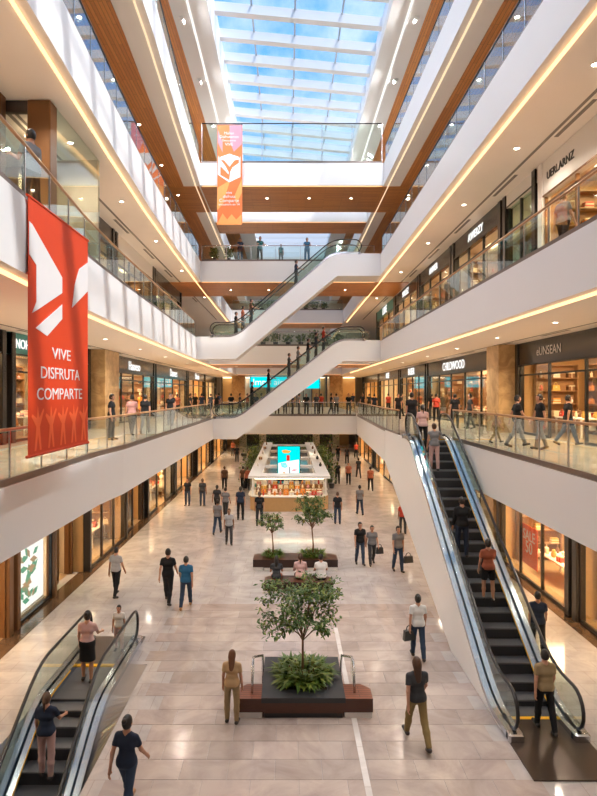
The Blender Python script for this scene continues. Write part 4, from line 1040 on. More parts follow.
ferns('fern_bed', 'dense green ferns filling the square black-topped planter', (.34, 13.8, .43), .68, .66, .5, 150, 8)
PB2 = planter_bench((0, 23.5, 0), -1.42, 2.02, -1.0, 1.6, 1.0, .95, 'long wooden planter bench holding two small trees', mat='wood_bench_dark', tray=False, arms=False)
tree('indoor_tree', 'small thin tree at the quiet end of the two-tree bench', (-.63, 24.0, .44), 2.0, 1.05, .68, .5, 800, 21, leaf=.10)
tree('indoor_tree', 'taller bushy tree rising from the two-tree bench before the kiosk', (1.03, 24.0, .44), 3.0, 1.25, .95, .6, 1500, 31, leaf=.12)
ferns('fern_bed', 'low shrub round the small thin tree', (-.63, 24.0, .44), .42, .36, .4, 45, 9, .3)
ferns('fern_bed', 'low shrub round the taller bushy tree', (1.03, 24.0, .44), .55, .38, .45, 60, 10, .34)
PB3 = planter_bench((0, 20.7, 0), -.85, 1.62, -.6, 1.4, .8, .75, 'dark wooden bench where people sit with their backs turned', mat='wood_bench_dark', tray=False, arms=False)

# ------------------------------------------------------------------ kiosk island in the middle of the ground floor
kx0, kx1, ky0, ky1 = -2.35, 2.5, 35.2, 60.0
ki = wempty('kiosk', (0, 46, 0), label='long island kiosk with tan rounded counter and white canopy', cat='kiosk')
pl = [(kx0, ky0+.9), (kx0+.25, ky0+.3), (kx0+.8, ky0), (kx1-.8, ky0), (kx1-.25, ky0+.3), (kx1, ky0+.9), (kx1, ky0+2.2), (kx0, ky0+2.2)]
MB().prism(pl, F_xy, 0, .85).build('counter', 'kiosk_tan', ki)
MB().prism([((p[0]-.07)*1.02, p[1]-.03) for p in pl], F_xy, .85, .92).build('countertop', 'shelf_white', ki)
for x in (kx0, kx1-.5):
    MB().box(x, x+.5, ky0+2.2, ky1, 0, .95).build('side_counter', 'white_paint', ki)
    MB().box(x-.05, x+.55, ky0+2.2, ky1, .95, 1.0).build('countertop', 'shelf_white', ki)
for y in (ky0+.6, ky0+8, ky0+16, ky1-.3):
    for x in (kx0+.12, kx1-.22): MB().box(x, x+.1, y, y+.1, .85, 1.95).build('post', 'white_paint', ki)
can = MB()
can.box(kx0-.1, kx1+.1, ky0+.4, ky0+1.7, 1.95, 2.1); can.box(kx0-.1, kx0+.75, ky0+1.7, ky1, 1.95, 2.1); can.box(kx1-.75, kx1+.1, ky0+1.7, ky1, 1.95, 2.1)
for y in (ky0+5.2, ky0+10.5, ky0+16, ky0+21.5): can.box(kx0+.75, kx1-.75, y, y+.9, 1.95, 2.1)
can.build('canopy', 'white_paint', ki)
MB().box(kx0+.3, kx1-.3, ky0+.5, ky0+.8, 1.9, 1.945).build('light_strip', 'shop_lamp', ki)
for q in range(3): MB().box(kx0+.35, kx1-.35, ky0+.62+q*.42, ky0+1.04+q*.42, .92, 1.0+q*.2).build('display_step', 'shelf_wood', ki)
for r_ in range(4):
    for i in range(12):
        put_goods(random.choice(['gift_box','bottle','handbag','vase']), random.choice(['red','orange','cream','gold','white','pink','orange']), (kx0+.5+i*.345, ky0+.38+r_*.43, .925 if r_ == 0 else .805+r_*.2), random.uniform(-.3,.3), 'on the kiosk counter', True)
for i in range(10):
    for x in (kx0+.25, kx1-.25):
        put_goods(random.choice(['gift_box','bottle','vase']), random.choice(['white','black','brown','teal']), (x, ky0+3+i*2.1, 2.105 if i % 2 else 1.002), 0, 'along the sides of the kiosk', True)
for k, (y, lbx) in enumerate(((ky0+4, 'first'), (ky0+9, 'second'), (ky0+14, 'third'), (ky0+19, 'fourth'))):
    t = wempty('display_case', (.1, y, 0), label='dark glass display case on the floor inside the kiosk', cat='display case', group='cases inside the kiosk')
    MB().box(-.9, 1.1, y-.4, y+.4, 0, .8).build('base', 'dark_panel', t); MB().box(-.88, 1.08, y-.38, y+.38, .8, 1.2).build('glass_top', 'glass_shop', t)
    MB().box(-.6, .8, y-.2, y+.2, .81, .9).build('tray', 'shelf_white', t)
# big upright advertising screen
ad = wempty('advert_screen', (.03, 40, 0), label='tall bright teal advertising screen rising from the kiosk', cat='screen')
p0 = PX(277.8, 478.3, 40); p1 = PX(299.8, 446.5, 40)
MB().box(p0.x-.04, p1.x+.04, 40.02, 40.16, p0.z-.04, p1.z+.04).build('housing', 'black_gloss', ad)
MB().box(-.1, .16, 40.04, 40.14, 0, p0.z).build('stand', 'steel', ad); MB().box(-.5, .56, 39.8, 40.4, 0, .05).build('base', 'steel', ad)
scn = MB().box(p0.x, p1.x, 40.01, 40.02, p0.z, p1.z).build('display', 'screen_teal', ad)
def q3(x, y): p = PX(225 + x*120/597, 425 + y*90/448, 40); return (p.x, p.z)
for poly, mt in (([(265,190),(300,182),(330,178),(368,172),(368,259),(265,259)], 'screen_white'), ([(282,128),(300,123),(328,130),(318,140),(290,140)], 'screen_orange'), ([(306,150),(322,150),(322,178),(306,178)], 'screen_red'),
                 ([(276,190),(300,186),(312,205),(300,215),(282,208)], 'screen_teal'), ([(328,200),(364,200),(364,246),(328,246)], 'screen_white'), ([(335,222),(358,218),(358,226),(335,232)], 'screen_red'), ([(288,235),(300,232),(300,258),(288,258)], 'screen_orange')):
    MB().prism([q3(*p) for p in poly], F_xz, 40.0, 40.008).build('picture', mt, scn)
MB().box(q3(320,0)[0], q3(324,0)[0], 39.99, 40.0, p0.z, q3(0,208)[1]).build('picture', 'charcoal_frame', scn)

# plants: far end of the ground floor and along the bridges
def bush(x, y, z, h, r, seed, label, group):
    t = empty('potted_plant', (x, y, z), label=label, cat='plant', group=group)
    MB().lathe([(r*.4,0),(r*.5,.3),(r*.52,.36),(r*.45,.36)], n=10).build('pot', 'tray_black', t)
    rr = random.Random(seed); fo = MB()
    for i in range(170):
        a = rr.uniform(0,2*PI); q = rr.random()**.5*r; p = Vector((math.cos(a)*q, math.sin(a)*q, .35 + (h-.4)*rr.random()))
        d = Vector((rr.uniform(-1,1), rr.uniform(-1,1), rr.uniform(-.2,1))).normalized(); s = d.cross(Vector((0,.3,1))).normalized(); L = rr.uniform(.14,.3)
        fo.add([p, p+d*L*.5+s*L*.25, p+d*L, p+d*L*.5-s*L*.25], [(0,1,2,3)], 0 if rr.random()<.7 else 1)
    fo.build('foliage', ['leaf','leaf_light'], t, kind='stuff'); return t
for k in range(8): bush(-3.2+random.uniform(-.1,.1), 44+k*2.4, 0, random.uniform(1.6,2.6), .45, 40+k, 'tall potted plant along the left flank of the kiosk', 'plants along the left flank of the kiosk')
for k in range(8): bush(3.4+random.uniform(-.1,.1), 44+k*2.4, 0, random.uniform(1.6,2.6), .45, 60+k, 'tall potted plant along the right flank of the kiosk', 'plants along the right flank of the kiosk')
for k in range(9): bush(-5.0+k*1.25, 66+(k%2)*3.2, 0, random.uniform(2.2,3.4), .8, 80+k, 'dark leafy plant massed behind the kiosk', 'plants massed behind the kiosk')
for k in range(9): bush(-3.9+k*.98, 45.3, Z2+.01, random.uniform(.9,1.3), .4, 100+k, 'bushy plant behind the second-floor bridge railing', 'plants on the second-floor bridge')
for k in range(9): bush(-3.9+k*.98, 64, Z3+.01, random.uniform(.9,1.4), .45, 120+k, 'bushy plant on the far third-floor bridge', 'plants on the far third-floor bridge')
for k, x in enumerate((-5.1, -4.1)): bush(x, 40.3, Z3+.01, 1.0, .24, 140+k, 'dark potted shrub on the third-floor bridge by the left gallery', 'shrubs on the third-floor bridge')
# ------------------------------------------------------------------ people
def surfnet(f, lo, hi, h):
    ax = [np.arange(lo[i], hi[i]+h, h, dtype=np.float32) for i in range(3)]
    G = np.stack(np.meshgrid(*ax, indexing='ij'), -1); sh = G.shape[:3]
    D = f(G.reshape(-1,3)).reshape(sh); I = D < 0
    n = [s-1 for s in sh]
    def cn(A, i, j, k): return A[i:i+n[0], j:j+n[1], k:k+n[2]]
    cnt = sum(cn(I,i,j,k).astype(np.int8) for i in (0,1) for j in (0,1) for k in (0,1))
    act = (cnt > 0) & (cnt < 8); idx = np.full(act.shape, -1, np.int64); idx[act] = np.arange(act.sum())
    acc = np.zeros(act.shape+(3,), np.float32); num = np.zeros(act.shape, np.float32)
    C8 = [(i,j,k) for i in (0,1) for j in (0,1) for k in (0,1)]
    for a in C8:
        for ax_ in range(3):
            if a[ax_] == 0:
                b = list(a); b[ax_] = 1
                da, db = cn(D,*a), cn(D,*b); m = (da < 0) != (db < 0)
                t = np.where(m, da/np.where(m, da-db, 1), 0)
                for q in range(3):
                    acc[...,q] += np.where(m, a[q] + (t if q == ax_ else 0), 0)
                num += m
    V = acc[act]/num[act][:,None]; base = np.argwhere(act)
    V = (V + base)*h + np.array(lo, np.float32)
    Fs = []
    for ax_ in range(3):
        o = [1 if i != ax_ else 0 for i in range(3)]
        sl0 = tuple(slice(o[i], n[i] if i != ax_ else n[i]) for i in range(3))
        a0 = I[tuple(slice(o[i], n[i]) for i in range(3))]
        a1 = I[tuple(slice(o[i]+(1 if i == ax_ else 0), n[i]+(1 if i == ax_ else 0)) for i in range(3))]
        w = np.argwhere(a0 != a1)
        if not len(w): continue
        fl = a0[tuple(w.T)]; w = w + np.array(o)
        u, v = (ax_+1) % 3, (ax_+2) % 3
        def c(du, dv):
            q = w.copy(); q[:,u] -= du; q[:,v] -= dv; return idx[tuple(q.T)]
        Q = np.stack([c(1,1), c(0,1), c(0,0), c(1,0)], 1)
        Q[~fl] = Q[~fl][:, ::-1]; Fs.append(Q)
    return V, np.concatenate(Fs)
def cap(P, a, b, ra, rb):
    a = np.array(a, np.float32); b = np.array(b, np.float32); ab = b-a
    t = np.clip(((P-a) @ ab)/max(1e-9, float(ab @ ab)), 0, 1)
    return np.linalg.norm(P-a-t[:,None]*ab, axis=1) - (ra + (rb-ra)*t)
def ell(P, c, r):
    r = np.array(r, np.float32); return (np.linalg.norm((P-np.array(c, np.float32))/r, axis=1)-1)*r.min()
def smin(ds, k):
    d = ds[0]
    for e in ds[1:]:
        hh = np.clip(.5+.5*(e-d)/k, 0, 1); d = e+(d-e)*hh - k*hh*(1-hh)
    return d
def joints(ps):
    J = {}
    lean = ps.get('lean', 0)
    for s, nm in ((-1,'R'), (1,'L')):
        hip = np.array([s*.092, 0, .92]); th, kn = ps['leg'+nm]
        d1 = np.array([s*ps.get('spread',.03), -math.sin(th), -math.cos(th)]); knee = hip + d1*.43
        d2 = np.array([0, -math.sin(th-kn), -math.cos(th-kn)]); ank = knee + d2*.42
        ft = ps.get('foot'+nm, max(-.9, min(.2, (th-kn)*.9)))
        fd = np.array([s*.12, -math.cos(ft), math.sin(ft)*1.0]); heel = ank + np.array([0,.045,-.045]); toe = ank + fd*.155 + np.array([0,0,-.05])
        sh = np.array([s*.172, -math.sin(lean)*.5, .92+math.cos(lean)*.465]); fl, eb = ps['arm'+nm]; ab = ps.get('abd', .16)
        e1 = np.array([s*math.sin(ab), -math.sin(fl)*math.cos(ab), -math.cos(fl)*math.cos(ab)]); el = sh + e1*.285
        e2 = np.array([s*math.sin(ab)*.4, -math.sin(fl+eb), -math.cos(fl+eb)]); e2 /= np.linalg.norm(e2); wr = el + e2*.25
        J[nm] = dict(hip=hip, knee=knee, ank=ank, heel=heel, toe=toe, sh=sh, el=el, wr=wr, hand=wr+e2*.085, hd=e2)
    J['low'] = min(min(J[q][k][2]-.035 for k in ('heel','toe')) for q in 'RL')
    J['lean'] = lean
    return J
def torso_pt(J, z, x=0, y=0):
    l = J['lean']; return (x, y-math.sin(l)*(z-.92), .92+math.cos(l)*(z-.92))
POSES = {
 'walk':   dict(legL=(.42,.10), legR=(-.32,.30), armL=(-.38,.18), armR=(.38,.35), footR=-.5),
 'walk_b': dict(legL=(-.26,.42), legR=(.36,.06), armL=(.32,.40), armR=(-.30,.15), footL=-.6),
 'stroll': dict(legL=(.22,.05), legR=(-.18,.22), armL=(-.18,.12), armR=(.22,.25)),
 'stand':  dict(legL=(.03,.02), legR=(-.04,.02), armL=(.05,.15), armR=(.02,.2), spread=.07),
 'phone':  dict(legL=(.03,.02), legR=(-.04,.02), armL=(.35,1.75), armR=(.05,.2), spread=.06),
 'rail':   dict(legL=(.05,.02), legR=(-.05,.05), armL=(.65,.75), armR=(.65,.75), spread=.07, lean=.12),
 'ride':   dict(legL=(.10,.05), legR=(-.05,.05), armL=(.10,.25), armR=(.55,.75), spread=.05),
 'sit':    dict(legL=(1.45,1.42), legR=(1.50,1.50), armL=(.45,.75), armR=(.5,.8), spread=.12, lean=.10, footL=0, footR=0),
}
_J = {k: joints(v) for k, v in POSES.items()}
_PM = {}
def parts_sdf(P, J, g=0., which='body', fem=False):
    T = lambda z, x=0, y=0: torso_pt(J, z, x, y)
    D = []
    if which in ('body', 'shirt'):
        w = .9 if fem else 1.
        D += [cap(P, T(1.0,-.06*w), T(1.0,.06*w), .10+g, .10+g), cap(P, T(1.12,-.055*w), T(1.12,.055*w), .092*w+g, .092*w+g), cap(P, T(1.28,-.085*w), T(1.28,.085*w), .105*w+g, .105*w+g),
              cap(P, T(1.375,-.13*w), T(1.375,.13*w), .052+g, .052+g), cap(P, T(1.44,-.03), T(1.385,-.13*w), .045+g*.6, .04+g*.6), cap(P, T(1.44,.03), T(1.385,.13*w), .045+g*.6, .04+g*.6)]
        if fem: D += [cap(P, T(1.27,-.065,-.085), T(1.27,.065,-.085), .05+g, .05+g)]
    if which in ('body', 'trousers', 'skirt', 'shirt'):
        D += [cap(P, T(.94,-.07,.01), T(.94,.07,.01), .11+g, .11+g)]
    if which == 'body':
        D += [cap(P, T(1.40), T(1.54,0,-.01), .055, .05)]
    return D
def mk(part, pose, fem=False):
    key = (part, pose, fem)
    if key in _PM: return _PM[key]
    J = _J[pose]; T = lambda z, x=0, y=0: np.array(torso_pt(J, z, x, y))
    pts = np.array([J[q][k] for q in 'RL' for k in ('knee','ank','toe','heel','el','hand','sh','hip')]); hd = T(1.62)
    lo = np.minimum(pts.min(0), hd-.2)-.16; hi = np.maximum(pts.max(0), hd+.2)+.14
    h = .0145
    if part == 'body':
        def f(P):
            D = parts_sdf(P, J, 0, 'body', fem)
            tor = smin(D, .05); out = [tor]
            for q in 'RL':
                j = J[q]; sg = -1 if q == 'R' else 1
                leg = smin([cap(P, j['hip'], j['knee'], .085, .054), cap(P, j['knee'], j['knee']*.6+j['ank']*.4+np.array([0,.015,0]), .052, .054), cap(P, j['knee']*.6+j['ank']*.4+np.array([0,.012,0]), j['ank'], .053, .036),
                            cap(P, j['heel'], j['toe'], .036, .030)], .03)
                arm = smin([cap(P, j['sh'], j['el'], .05, .037), cap(P, j['el'], j['wr'], .038, .026), cap(P, j['wr']+j['hd']*.02, j['hand'], .028, .031)], .02)
                out += [leg, arm]
            hy = -math.sin(J['lean'])*.7
            c = T(1.615, 0, -.018)
            head = smin([ell(P, c, (.078,.098,.118)), ell(P, c+np.array([0,-.035,-.065]), (.055,.06,.06)), cap(P, c+np.array([0,-.098,.01]), c+np.array([0,-.113,-.022]), .009, .014),
                         cap(P, c+np.array([-.03,-.088,.03]), c+np.array([.03,-.088,.03]), .012, .012), ell(P, c+np.array([.079,.005,-.01]), (.014,.024,.034)), ell(P, c+np.array([-.079,.005,-.01]), (.014,.024,.034))], .012)
            return smin([smin(out, .035), head], .02)
        V, Q = surfnet(f, lo, hi, h)
        mb = MB(); mb.v = [tuple(map(float, p)) for p in V]; mb.f = [tuple(map(int, q)) for q in Q]; mb.m = [0]*len(Q)
        for q in 'RL':                                     # five curled fingers rooted in the palm
            j = J[q]; sg = -1 if q == 'R' else 1; d = Vector(j['hd']); side = Vector((0,-1,0)) - d*d.dot(Vector((0,-1,0))); side.normalize(); inn = d.cross(side)*(1 if d.cross(side).x*sg < 0 else -1)
            hc = Vector(j['hand'])
            for k, (o, L) in enumerate(((.024,.068),(.008,.078),(-.008,.072),(-.023,.056))):
                p = hc + side*o + d*.012
                mb.tube([p, p+d*L*.45, p+d*L*.8+inn*L*.22, p+d*L+inn*L*.5], [.0095,.009,.008,.006], 6)
            p = hc + side*.022 - d*.04
            mb.tube([p, p+side*.026+d*.02+inn*.012, p+side*.03+d*.052+inn*.022], [.012,.0105,.008], 6)
        c = Vector(T(1.615, 0, -.018))
        for x in (-.03, .03): mb.lathe([(.001,-.008),(.009,-.005),(.011,0),(.009,.005),(.001,.008)], tuple(c+Vector((x,-.087,.008))), 8, 1)
        mb.tube([c+Vector((-.024,-.088,-.05)), c+Vector((0,-.099,-.05)), c+Vector((.024,-.088,-.05))], .006, 6, 2)
        ft = (mb, ['skin','eye_dark','sale_red'])
    else:
        def f(P):
            if part.startswith('shirt'):
                D = parts_sdf(P, J, .014, 'shirt', fem); d = smin(D, .05)
                for q in 'RL':
                    j = J[q]; dd = j['el']-j['sh']; n_ = dd/np.linalg.norm(dd)
                    if part == 'shirt_long':
                        a = smin([cap(P, j['sh'], j['el'], .058, .05), cap(P, j['el'], j['wr'], .05, .04)], .02)
                        e2 = j['hd']; a = np.maximum(a, (P-(j['wr']-e2*.01)) @ e2)
                    else:
                        end = j['sh']+dd*(.62 if part == 'shirt' else .25)
                        a = np.maximum(cap(P, j['sh'], j['el'], .058, .056), (P-end) @ n_)
                    d = smin([d, a], .03)
                l = J['lean']; axis = np.array([0,-math.sin(l),math.cos(l)]); o = np.array([0,0,.92]); hgt = (P-o) @ axis
                d = np.maximum(d, -(hgt+.03)); d = np.maximum(d, -(cap(P, T(1.49), T(1.6), .062, .09))); d = np.maximum(d, hgt-.56)
                return d
            if part in ('trousers', 'shorts'):
                d = smin(parts_sdf(P, J, .012, 'trousers'), .04)
                for q in 'RL':
                    j = J[q]; lg = smin([cap(P, j['hip'], j['knee'], .097, .070), cap(P, j['knee'], j['knee']*.6+j['ank']*.4+np.array([0,.013,0]), .070, .068), cap(P, j['knee']*.6+j['ank']*.4+np.array([0,.013,0]), j['ank'], .068, .056)], .03)
                    if part == 'shorts':
                        dd = j['knee']-j['hip']; lg = np.maximum(cap(P, j['hip'], j['knee'], .1, .082), (P-(j['hip']+dd*.78)) @ (dd/.43))
                    else:
                        dd = (j['ank']-j['knee'])/.42; lg = np.maximum(lg, (P-(j['ank']+dd*.025)) @ dd)
                    d = smin([d, lg], .03)
                return np.maximum(d, P[:,2]-1.03)
            if part == 'skirt':
                kn = (J['R']['knee']+J['L']['knee'])/2
                d = smin(parts_sdf(P, J, .014, 'skirt') + [cap(P, (-.06,0,.95), (kn[0]-.07,kn[1],kn[2]+.05), .12, .13), cap(P, (.06,0,.95), (kn[0]+.07,kn[1],kn[2]+.05), .12, .13)], .06)
                return np.maximum(np.maximum(d, P[:,2]-1.05), kn[2]+.02-P[:,2])
            if part == 'shoes_R' or part == 'shoes_L':
                j = J[part[-1]]; return np.maximum(smin([cap(P, j['heel'], j['toe'], .046, .040), cap(P, j['heel']*.8+j['toe']*.2, j['ank']+np.array([0,0,-.005]), .044, .042)], .02), P[:,2]-j['ank'][2]-.012)
            c = T(1.615, 0, -.018); Q = P-c
            d = ell(P, c+np.array([0,.008,.008]), (.089,.108,.128))
            face = np.maximum(np.maximum(Q[:,1]+.035, Q[:,2]-.065), -(Q[:,2]+.2))        # open face
            d = np.maximum(d, -np.maximum(face, np.abs(Q[:,0])-.078))
            d = np.maximum(d, -(Q[:,2]+ (.075 if part == 'hair' else .10)))
            if part == 'hair_long': d = smin([d, np.maximum(cap(P, c+np.array([0,.05,-.03]), c+np.array([0,.085,-.30]), .085, .062), -(Q[:,1]-.0))], .03)
            if part == 'hair_tail': d = smin([d, cap(P, c+np.array([0,.10,.05]), c+np.array([0,.135,-.02]), .03, .035), cap(P, c+np.array([0,.135,-.02]), c+np.array([0,.12,-.22]), .033, .012)], .015)
            if part == 'hair_bun': d = smin([d, ell(P, c+np.array([0,.11,.07]), (.045,.045,.045))], .015)
            return d
        if part.startswith('hair'): hh = .012; a, b = T(1.615)-np.array([.16,.22,.45]), T(1.615)+np.array([.16,.24,.2])
        elif part.startswith('shoes'): hh = .0125; j = J[part[-1]]; a, b = np.minimum(j['heel'], j['toe'])-.08, np.maximum(np.maximum(j['heel'], j['toe']), j['ank'])+.08
        elif part.startswith('shirt'): hh = h; a, b = lo.copy(), hi.copy(); a[2] = .82; b[2] = 1.62
        else: hh = h; a, b = lo.copy(), hi.copy(); b[2] = 1.12
        V, Q = surfnet(f, a, b, hh)
        mb = MB(); mb.v = [tuple(map(float, p)) for p in V]; mb.f = [tuple(map(int, q)) for q in Q]; mb.m = [0]*len(Q); ft = (mb, None)
    _PM[key] = ft; return ft
_PME = {}
def pmesh(part, pose, fem, mats):
    k = (part, pose, fem, tuple(mats))
    if k not in _PME:
        k0 = (part, pose, fem)
        if k0 not in _PME: _PME[k0] = mk(part, pose, fem)[0].mesh(part.split('_')[0] if not part.startswith('shoes') else 'shoe', mats, True)
        me = _PME[k0]
        if [m.name for m in me.materials] != [M(m).name for m in mats]:
            me = me.copy(); me.materials.clear()
            for m in mats: me.materials.append(M(m))
        _PME[k] = me
    return _PME[k]
COLN = dict(lightgrey='light grey', denim='dark denim', charcoal='charcoal')
def person(x, y, z, rz, pose, top, bottom, where, hair='hair', hc='hair_black', fem=False, scale=1.0, shirt='shirt', legs='trousers', skin='skin', label=None, group=None, shoes='shoe_dark'):
    nm = {'shirt':'tee','shirt_long':'long-sleeved top','shirt_vest':'vest top'}[shirt]; lg = legs
    lab = label or f'person in {COLN.get(top,top)} {nm} and {COLN.get(bottom,bottom)} {lg} {where}'
    t = empty('person', (x, y, z), rz, label=lab, cat='person', group=group or ('people '+where))
    t.scale = (scale,)*3
    dz = -_J[pose]['low'] if pose != 'sit' else -_J[pose]['low']
    def pt(name, part, mats):
        return link(name, pmesh(part, pose, fem if part in ('body',) or part.startswith('shirt') else False, mats), t, loc=(0,0,dz))
    pt('body', 'body', [skin,'eye_dark','sale_red']); pt('shirt', shirt, ['cloth_'+top]); pt(legs, legs, ['cloth_'+bottom])
    pt('shoe', 'shoes_R', [shoes]); pt('shoe', 'shoes_L', [shoes]); pt('hair', hair, [hc])
    return t
def at_px(u, v, z):
    y = YF(v, z); return ((u-U0)/FPX*y, y, z)
AWAY, TOWARD = PI, 0.
# near the camera on the ground floor
x, y = -2.75, 9.9
person(x, y, 0, PI-.25, 'walk', 'navy', 'denim', 'striding past the sinking escalator', 'hair_bun', 'hair_black', True, .98, shoes='shoe_tan')
person(*at_px(232, 722.5, 0), PI-.1, 'stand', 'beige', 'khaki', 'standing at the square planter', 'hair_long', 'hair_auburn', True, .90, shirt='shirt')
p = at_px(417, 744, 0); person(*p, PI+.12, 'walk', 'charcoal', 'olive', 'crossing the bare floor near the square planter', 'hair_long', 'hair_brown', True, 1.03)
p = at_px(418, 659, 0); W1 = person(*p, AWAY, 'stroll', 'white', 'denim', 'carrying a dark handbag beside the white escalator', 'hair_bun', 'hair_black', True, .99)
p = at_px(360, 565, 0); person(*p, TOWARD+.1, 'stroll', 'black', 'denim', 'walking in a couple beyond the benches', scale=1.02)
p = at_px(372, 565, 0); person(*p, TOWARD, 'walk_b', 'grey', 'charcoal', 'walking in a couple beyond the benches', scale=.96)
p = at_px(398, 572, 0); person(*p, TOWARD+.15, 'stroll', 'grey', 'denim', 'carrying a black shopping bag', scale=1.05)
p = at_px(116, 597, 0); person(*p, AWAY-.3, 'stroll', 'lightgrey', 'black', 'walking alone by the left shop windows', scale=1.0)
p = at_px(168, 603, 0); person(*p, AWAY, 'walk', 'black', 'black', 'walking beside a person in blue', scale=1.08)
p = at_px(186, 608, 0); person(*p, AWAY, 'walk_b', 'blue', 'denim', 'walking beside a person in black', scale=1.0, shoes='shoe_tan')
# middle distance, ground floor: (u, v feet, facing, pose, top, bottom, scale)
MID = [(187.5,505.5,TOWARD,'stand','black','denim',1.0),(202.5,506,AWAY,'stand','charcoal','denim',1.0),(217,514,AWAY,'walk','charcoal','black',1.0),(225.5,518,AWAY,'stroll','grey','charcoal',1.0),
 (217.5,534,AWAY,'walk_b','grey','denim',1.02),(229,545,TOWARD,'stroll','lightgrey','charcoal',.98),(240.5,520,AWAY,'stand','navy','black',1.08),(259.5,526,AWAY,'stand','black','charcoal',1.06),
 (224.5,490,AWAY,'stroll','brown','black',1.0),(243,490,AWAY,'stroll','brown','black',1.0),(247.5,490,AWAY,'walk','rust','black',1.0),(237,462,AWAY,'stand','black','charcoal',1.0),(250,466,TOWARD,'walk','khaki','charcoal',1.0),
 (337.5,484,AWAY,'stand','black','black',1.0),(348.5,485,TOWARD,'stroll','rust','black',1.0),(358.5,478,AWAY,'walk','charcoal','charcoal',1.0),(370.5,491,AWAY,'stroll','rust','black',1.02),(359.8,515,AWAY,'stroll','grey','denim',1.0),
 (337.5,524,AWAY,'stand','black','denim',1.0),(402.8,533.5,AWAY,'stand','red','charcoal',.94),(330,480,TOWARD,'walk','black','charcoal',1.0),(347,464,TOWARD,'stand','charcoal','black',1.0),(338,462,AWAY,'walk_b','black','charcoal',1.0),
 (330,455,AWAY,'stand','charcoal','black',1.0),(356,458,TOWARD,'stroll','red','black',1.0),(233,456,TOWARD,'stand','rust','black',1.0)]
WH = {187.5:'waiting outside the left shops',202.5:'looking at the left shops',217:'in the strolling group before the kiosk',225.5:'in the strolling group before the kiosk',217.5:'in the strolling group before the kiosk',229:'coming towards the benches',240.5:'standing near the kiosk corner',259.5:'with a backpack at the kiosk counter',
  359.8:'walking towards the far right shops',337.5:'close to the kiosk right flank',402.8:'half hidden beside the escalator wall',370.5:'far along the right shops'}
for (u, v, f, ps, tp, bt, s) in MID:
    wh = WH.get(u, 'far down the left aisle' if u < 288 else 'far down the right aisle')
    person(*at_px(u, v, 0), f + random.uniform(-.2,.2), ps, tp, bt, wh, scale=s, hair=random.choice(['hair','hair','hair_tail']), hc=random.choice(['hair_black','hair_brown']), skin=random.choice(['skin','skin_dark']))
# seated on the dark bench, backs turned
zs = -.03
person(-.42, 21.05, zs, PI, 'sit', 'charcoal', 'rust', 'sitting at one end of the dark bench', 'hair_long', 'hair_black', True, .95)
person(.45, 21.1, zs, PI, 'sit', 'rose', 'brown', 'sitting in the middle of the dark bench', 'hair_tail', 'hair_brown', True, 1.0, shirt='shirt_long')
person(1.2, 21.05, zs, PI, 'sit', 'white', 'black', 'sitting at the other end of the dark bench', 'hair', 'hair_black', False, 1.0)
# sinking escalator
def zstep(s, run=9.35, rise=5.4): return float(np.interp(s, [.4, run-.4], [0, rise]))
person(-5.0, 14.45, .01, TOWARD+PI, 'ride', 'rose', 'black', 'at the head of the sinking escalator', 'hair_bun', 'hair_black', True, 1.0, legs='skirt')
person(-4.72, 16.2, .015, TOWARD, 'stand', 'white', 'rose', 'child on the steel plate behind the sinking escalator', 'hair', 'hair_black', False, .72, label='child in white tee on the steel plate behind the sinking escalator')
person(-5.0, 12.0, float(np.interp(12.1-4.4, [.4, 8.9], [-5.4, 0]))+.0, TOWARD+PI, 'ride', 'navy', 'rose', 'riding halfway up the sinking escalator', 'hair_tail', 'hair_brown', True, 1.0)
# right escalator
for (yy, xx, f, ps, tp, bt, hr, hc, fm, sl, wh, lg) in (
   (15.7,5.42,AWAY,'ride','rust','black','hair_bun','hair_black',True,'shirt','low on the white escalator','shorts'),
   (17.0,5.1,AWAY,'ride','black','navy','hair','hair_black',False,'shirt_long','midway up the white escalator','trousers'),
   (20.3,5.12,AWAY,'ride','grey','rose','hair_bun','hair_brown',True,'shirt_vest','high on the white escalator','trousers'),
   (21.3,4.95,AWAY,'ride','rose','black','hair_tail','hair_black',True,'shirt','near the top of the white escalator','trousers')):
    person(xx, yy, zstep(yy-12.85)+.02, f, ps, tp, bt, wh, hr, hc, fm, .95 if fm else 1.0, shirt=sl, legs=lg)
person(4.95, 23.2, Z1+.02, AWAY, 'stroll', 'black', 'black', 'stepping off the white escalator on the landing', scale=1.02)
person(5.45, 12.3, .02, AWAY, 'stroll', 'khaki', 'black', 'stepping onto the white escalator', 'hair', 'hair_black', False, .98)
person(6.85, 15.9, 0, AWAY-.3, 'walk', 'navy', 'black', 'hurrying between the escalator and the SALE window', 'hair', 'hair_black', False, 1.02)
# first-floor right gallery
for (u, v, f, ps, tp, bt, wh, s) in ((517,447,PI/2,'walk','black','grey','striding along the railing opposite the stone column',1.0),(569,445.5,PI/2,'walk_b','black','denim','in front of the homeware shop',1.0),(540,450,-PI/2,'stroll','black','grey','close behind the railing with dark tee',1.0),
    (496,443,PI/2,'walk','khaki','khaki','child by the stone column',.62),(455,428,AWAY,'stand','black','black','outside the CHILDWOOD shop',1.0),(470,429,-PI/2,'stroll','charcoal','black','passing the CHILDWOOD shop',1.0),
    (437,420,AWAY,'stand','black','charcoal','beyond the CHILDWOOD shop window',1.0)):
    y = YF(v, Z1); x = (u-U0)/FPX*y
    person(min(x, 9.6), y, Z1, f, ps, tp, bt, wh, scale=s)
for k, (xx, yy, f) in enumerate(((7.6,40,0),(8.6,44,1.5),(7.0,47,3),(9.0,52,3),(7.2,56,0),(8.4,60,3),(7.4,66,0),(9.2,36,3))):
    person(xx, yy, Z1, f, ['stand','stroll','walk'][k % 3], ['black','charcoal','navy','red'][k % 4], 'black', 'in the far part of the first-floor right gallery')
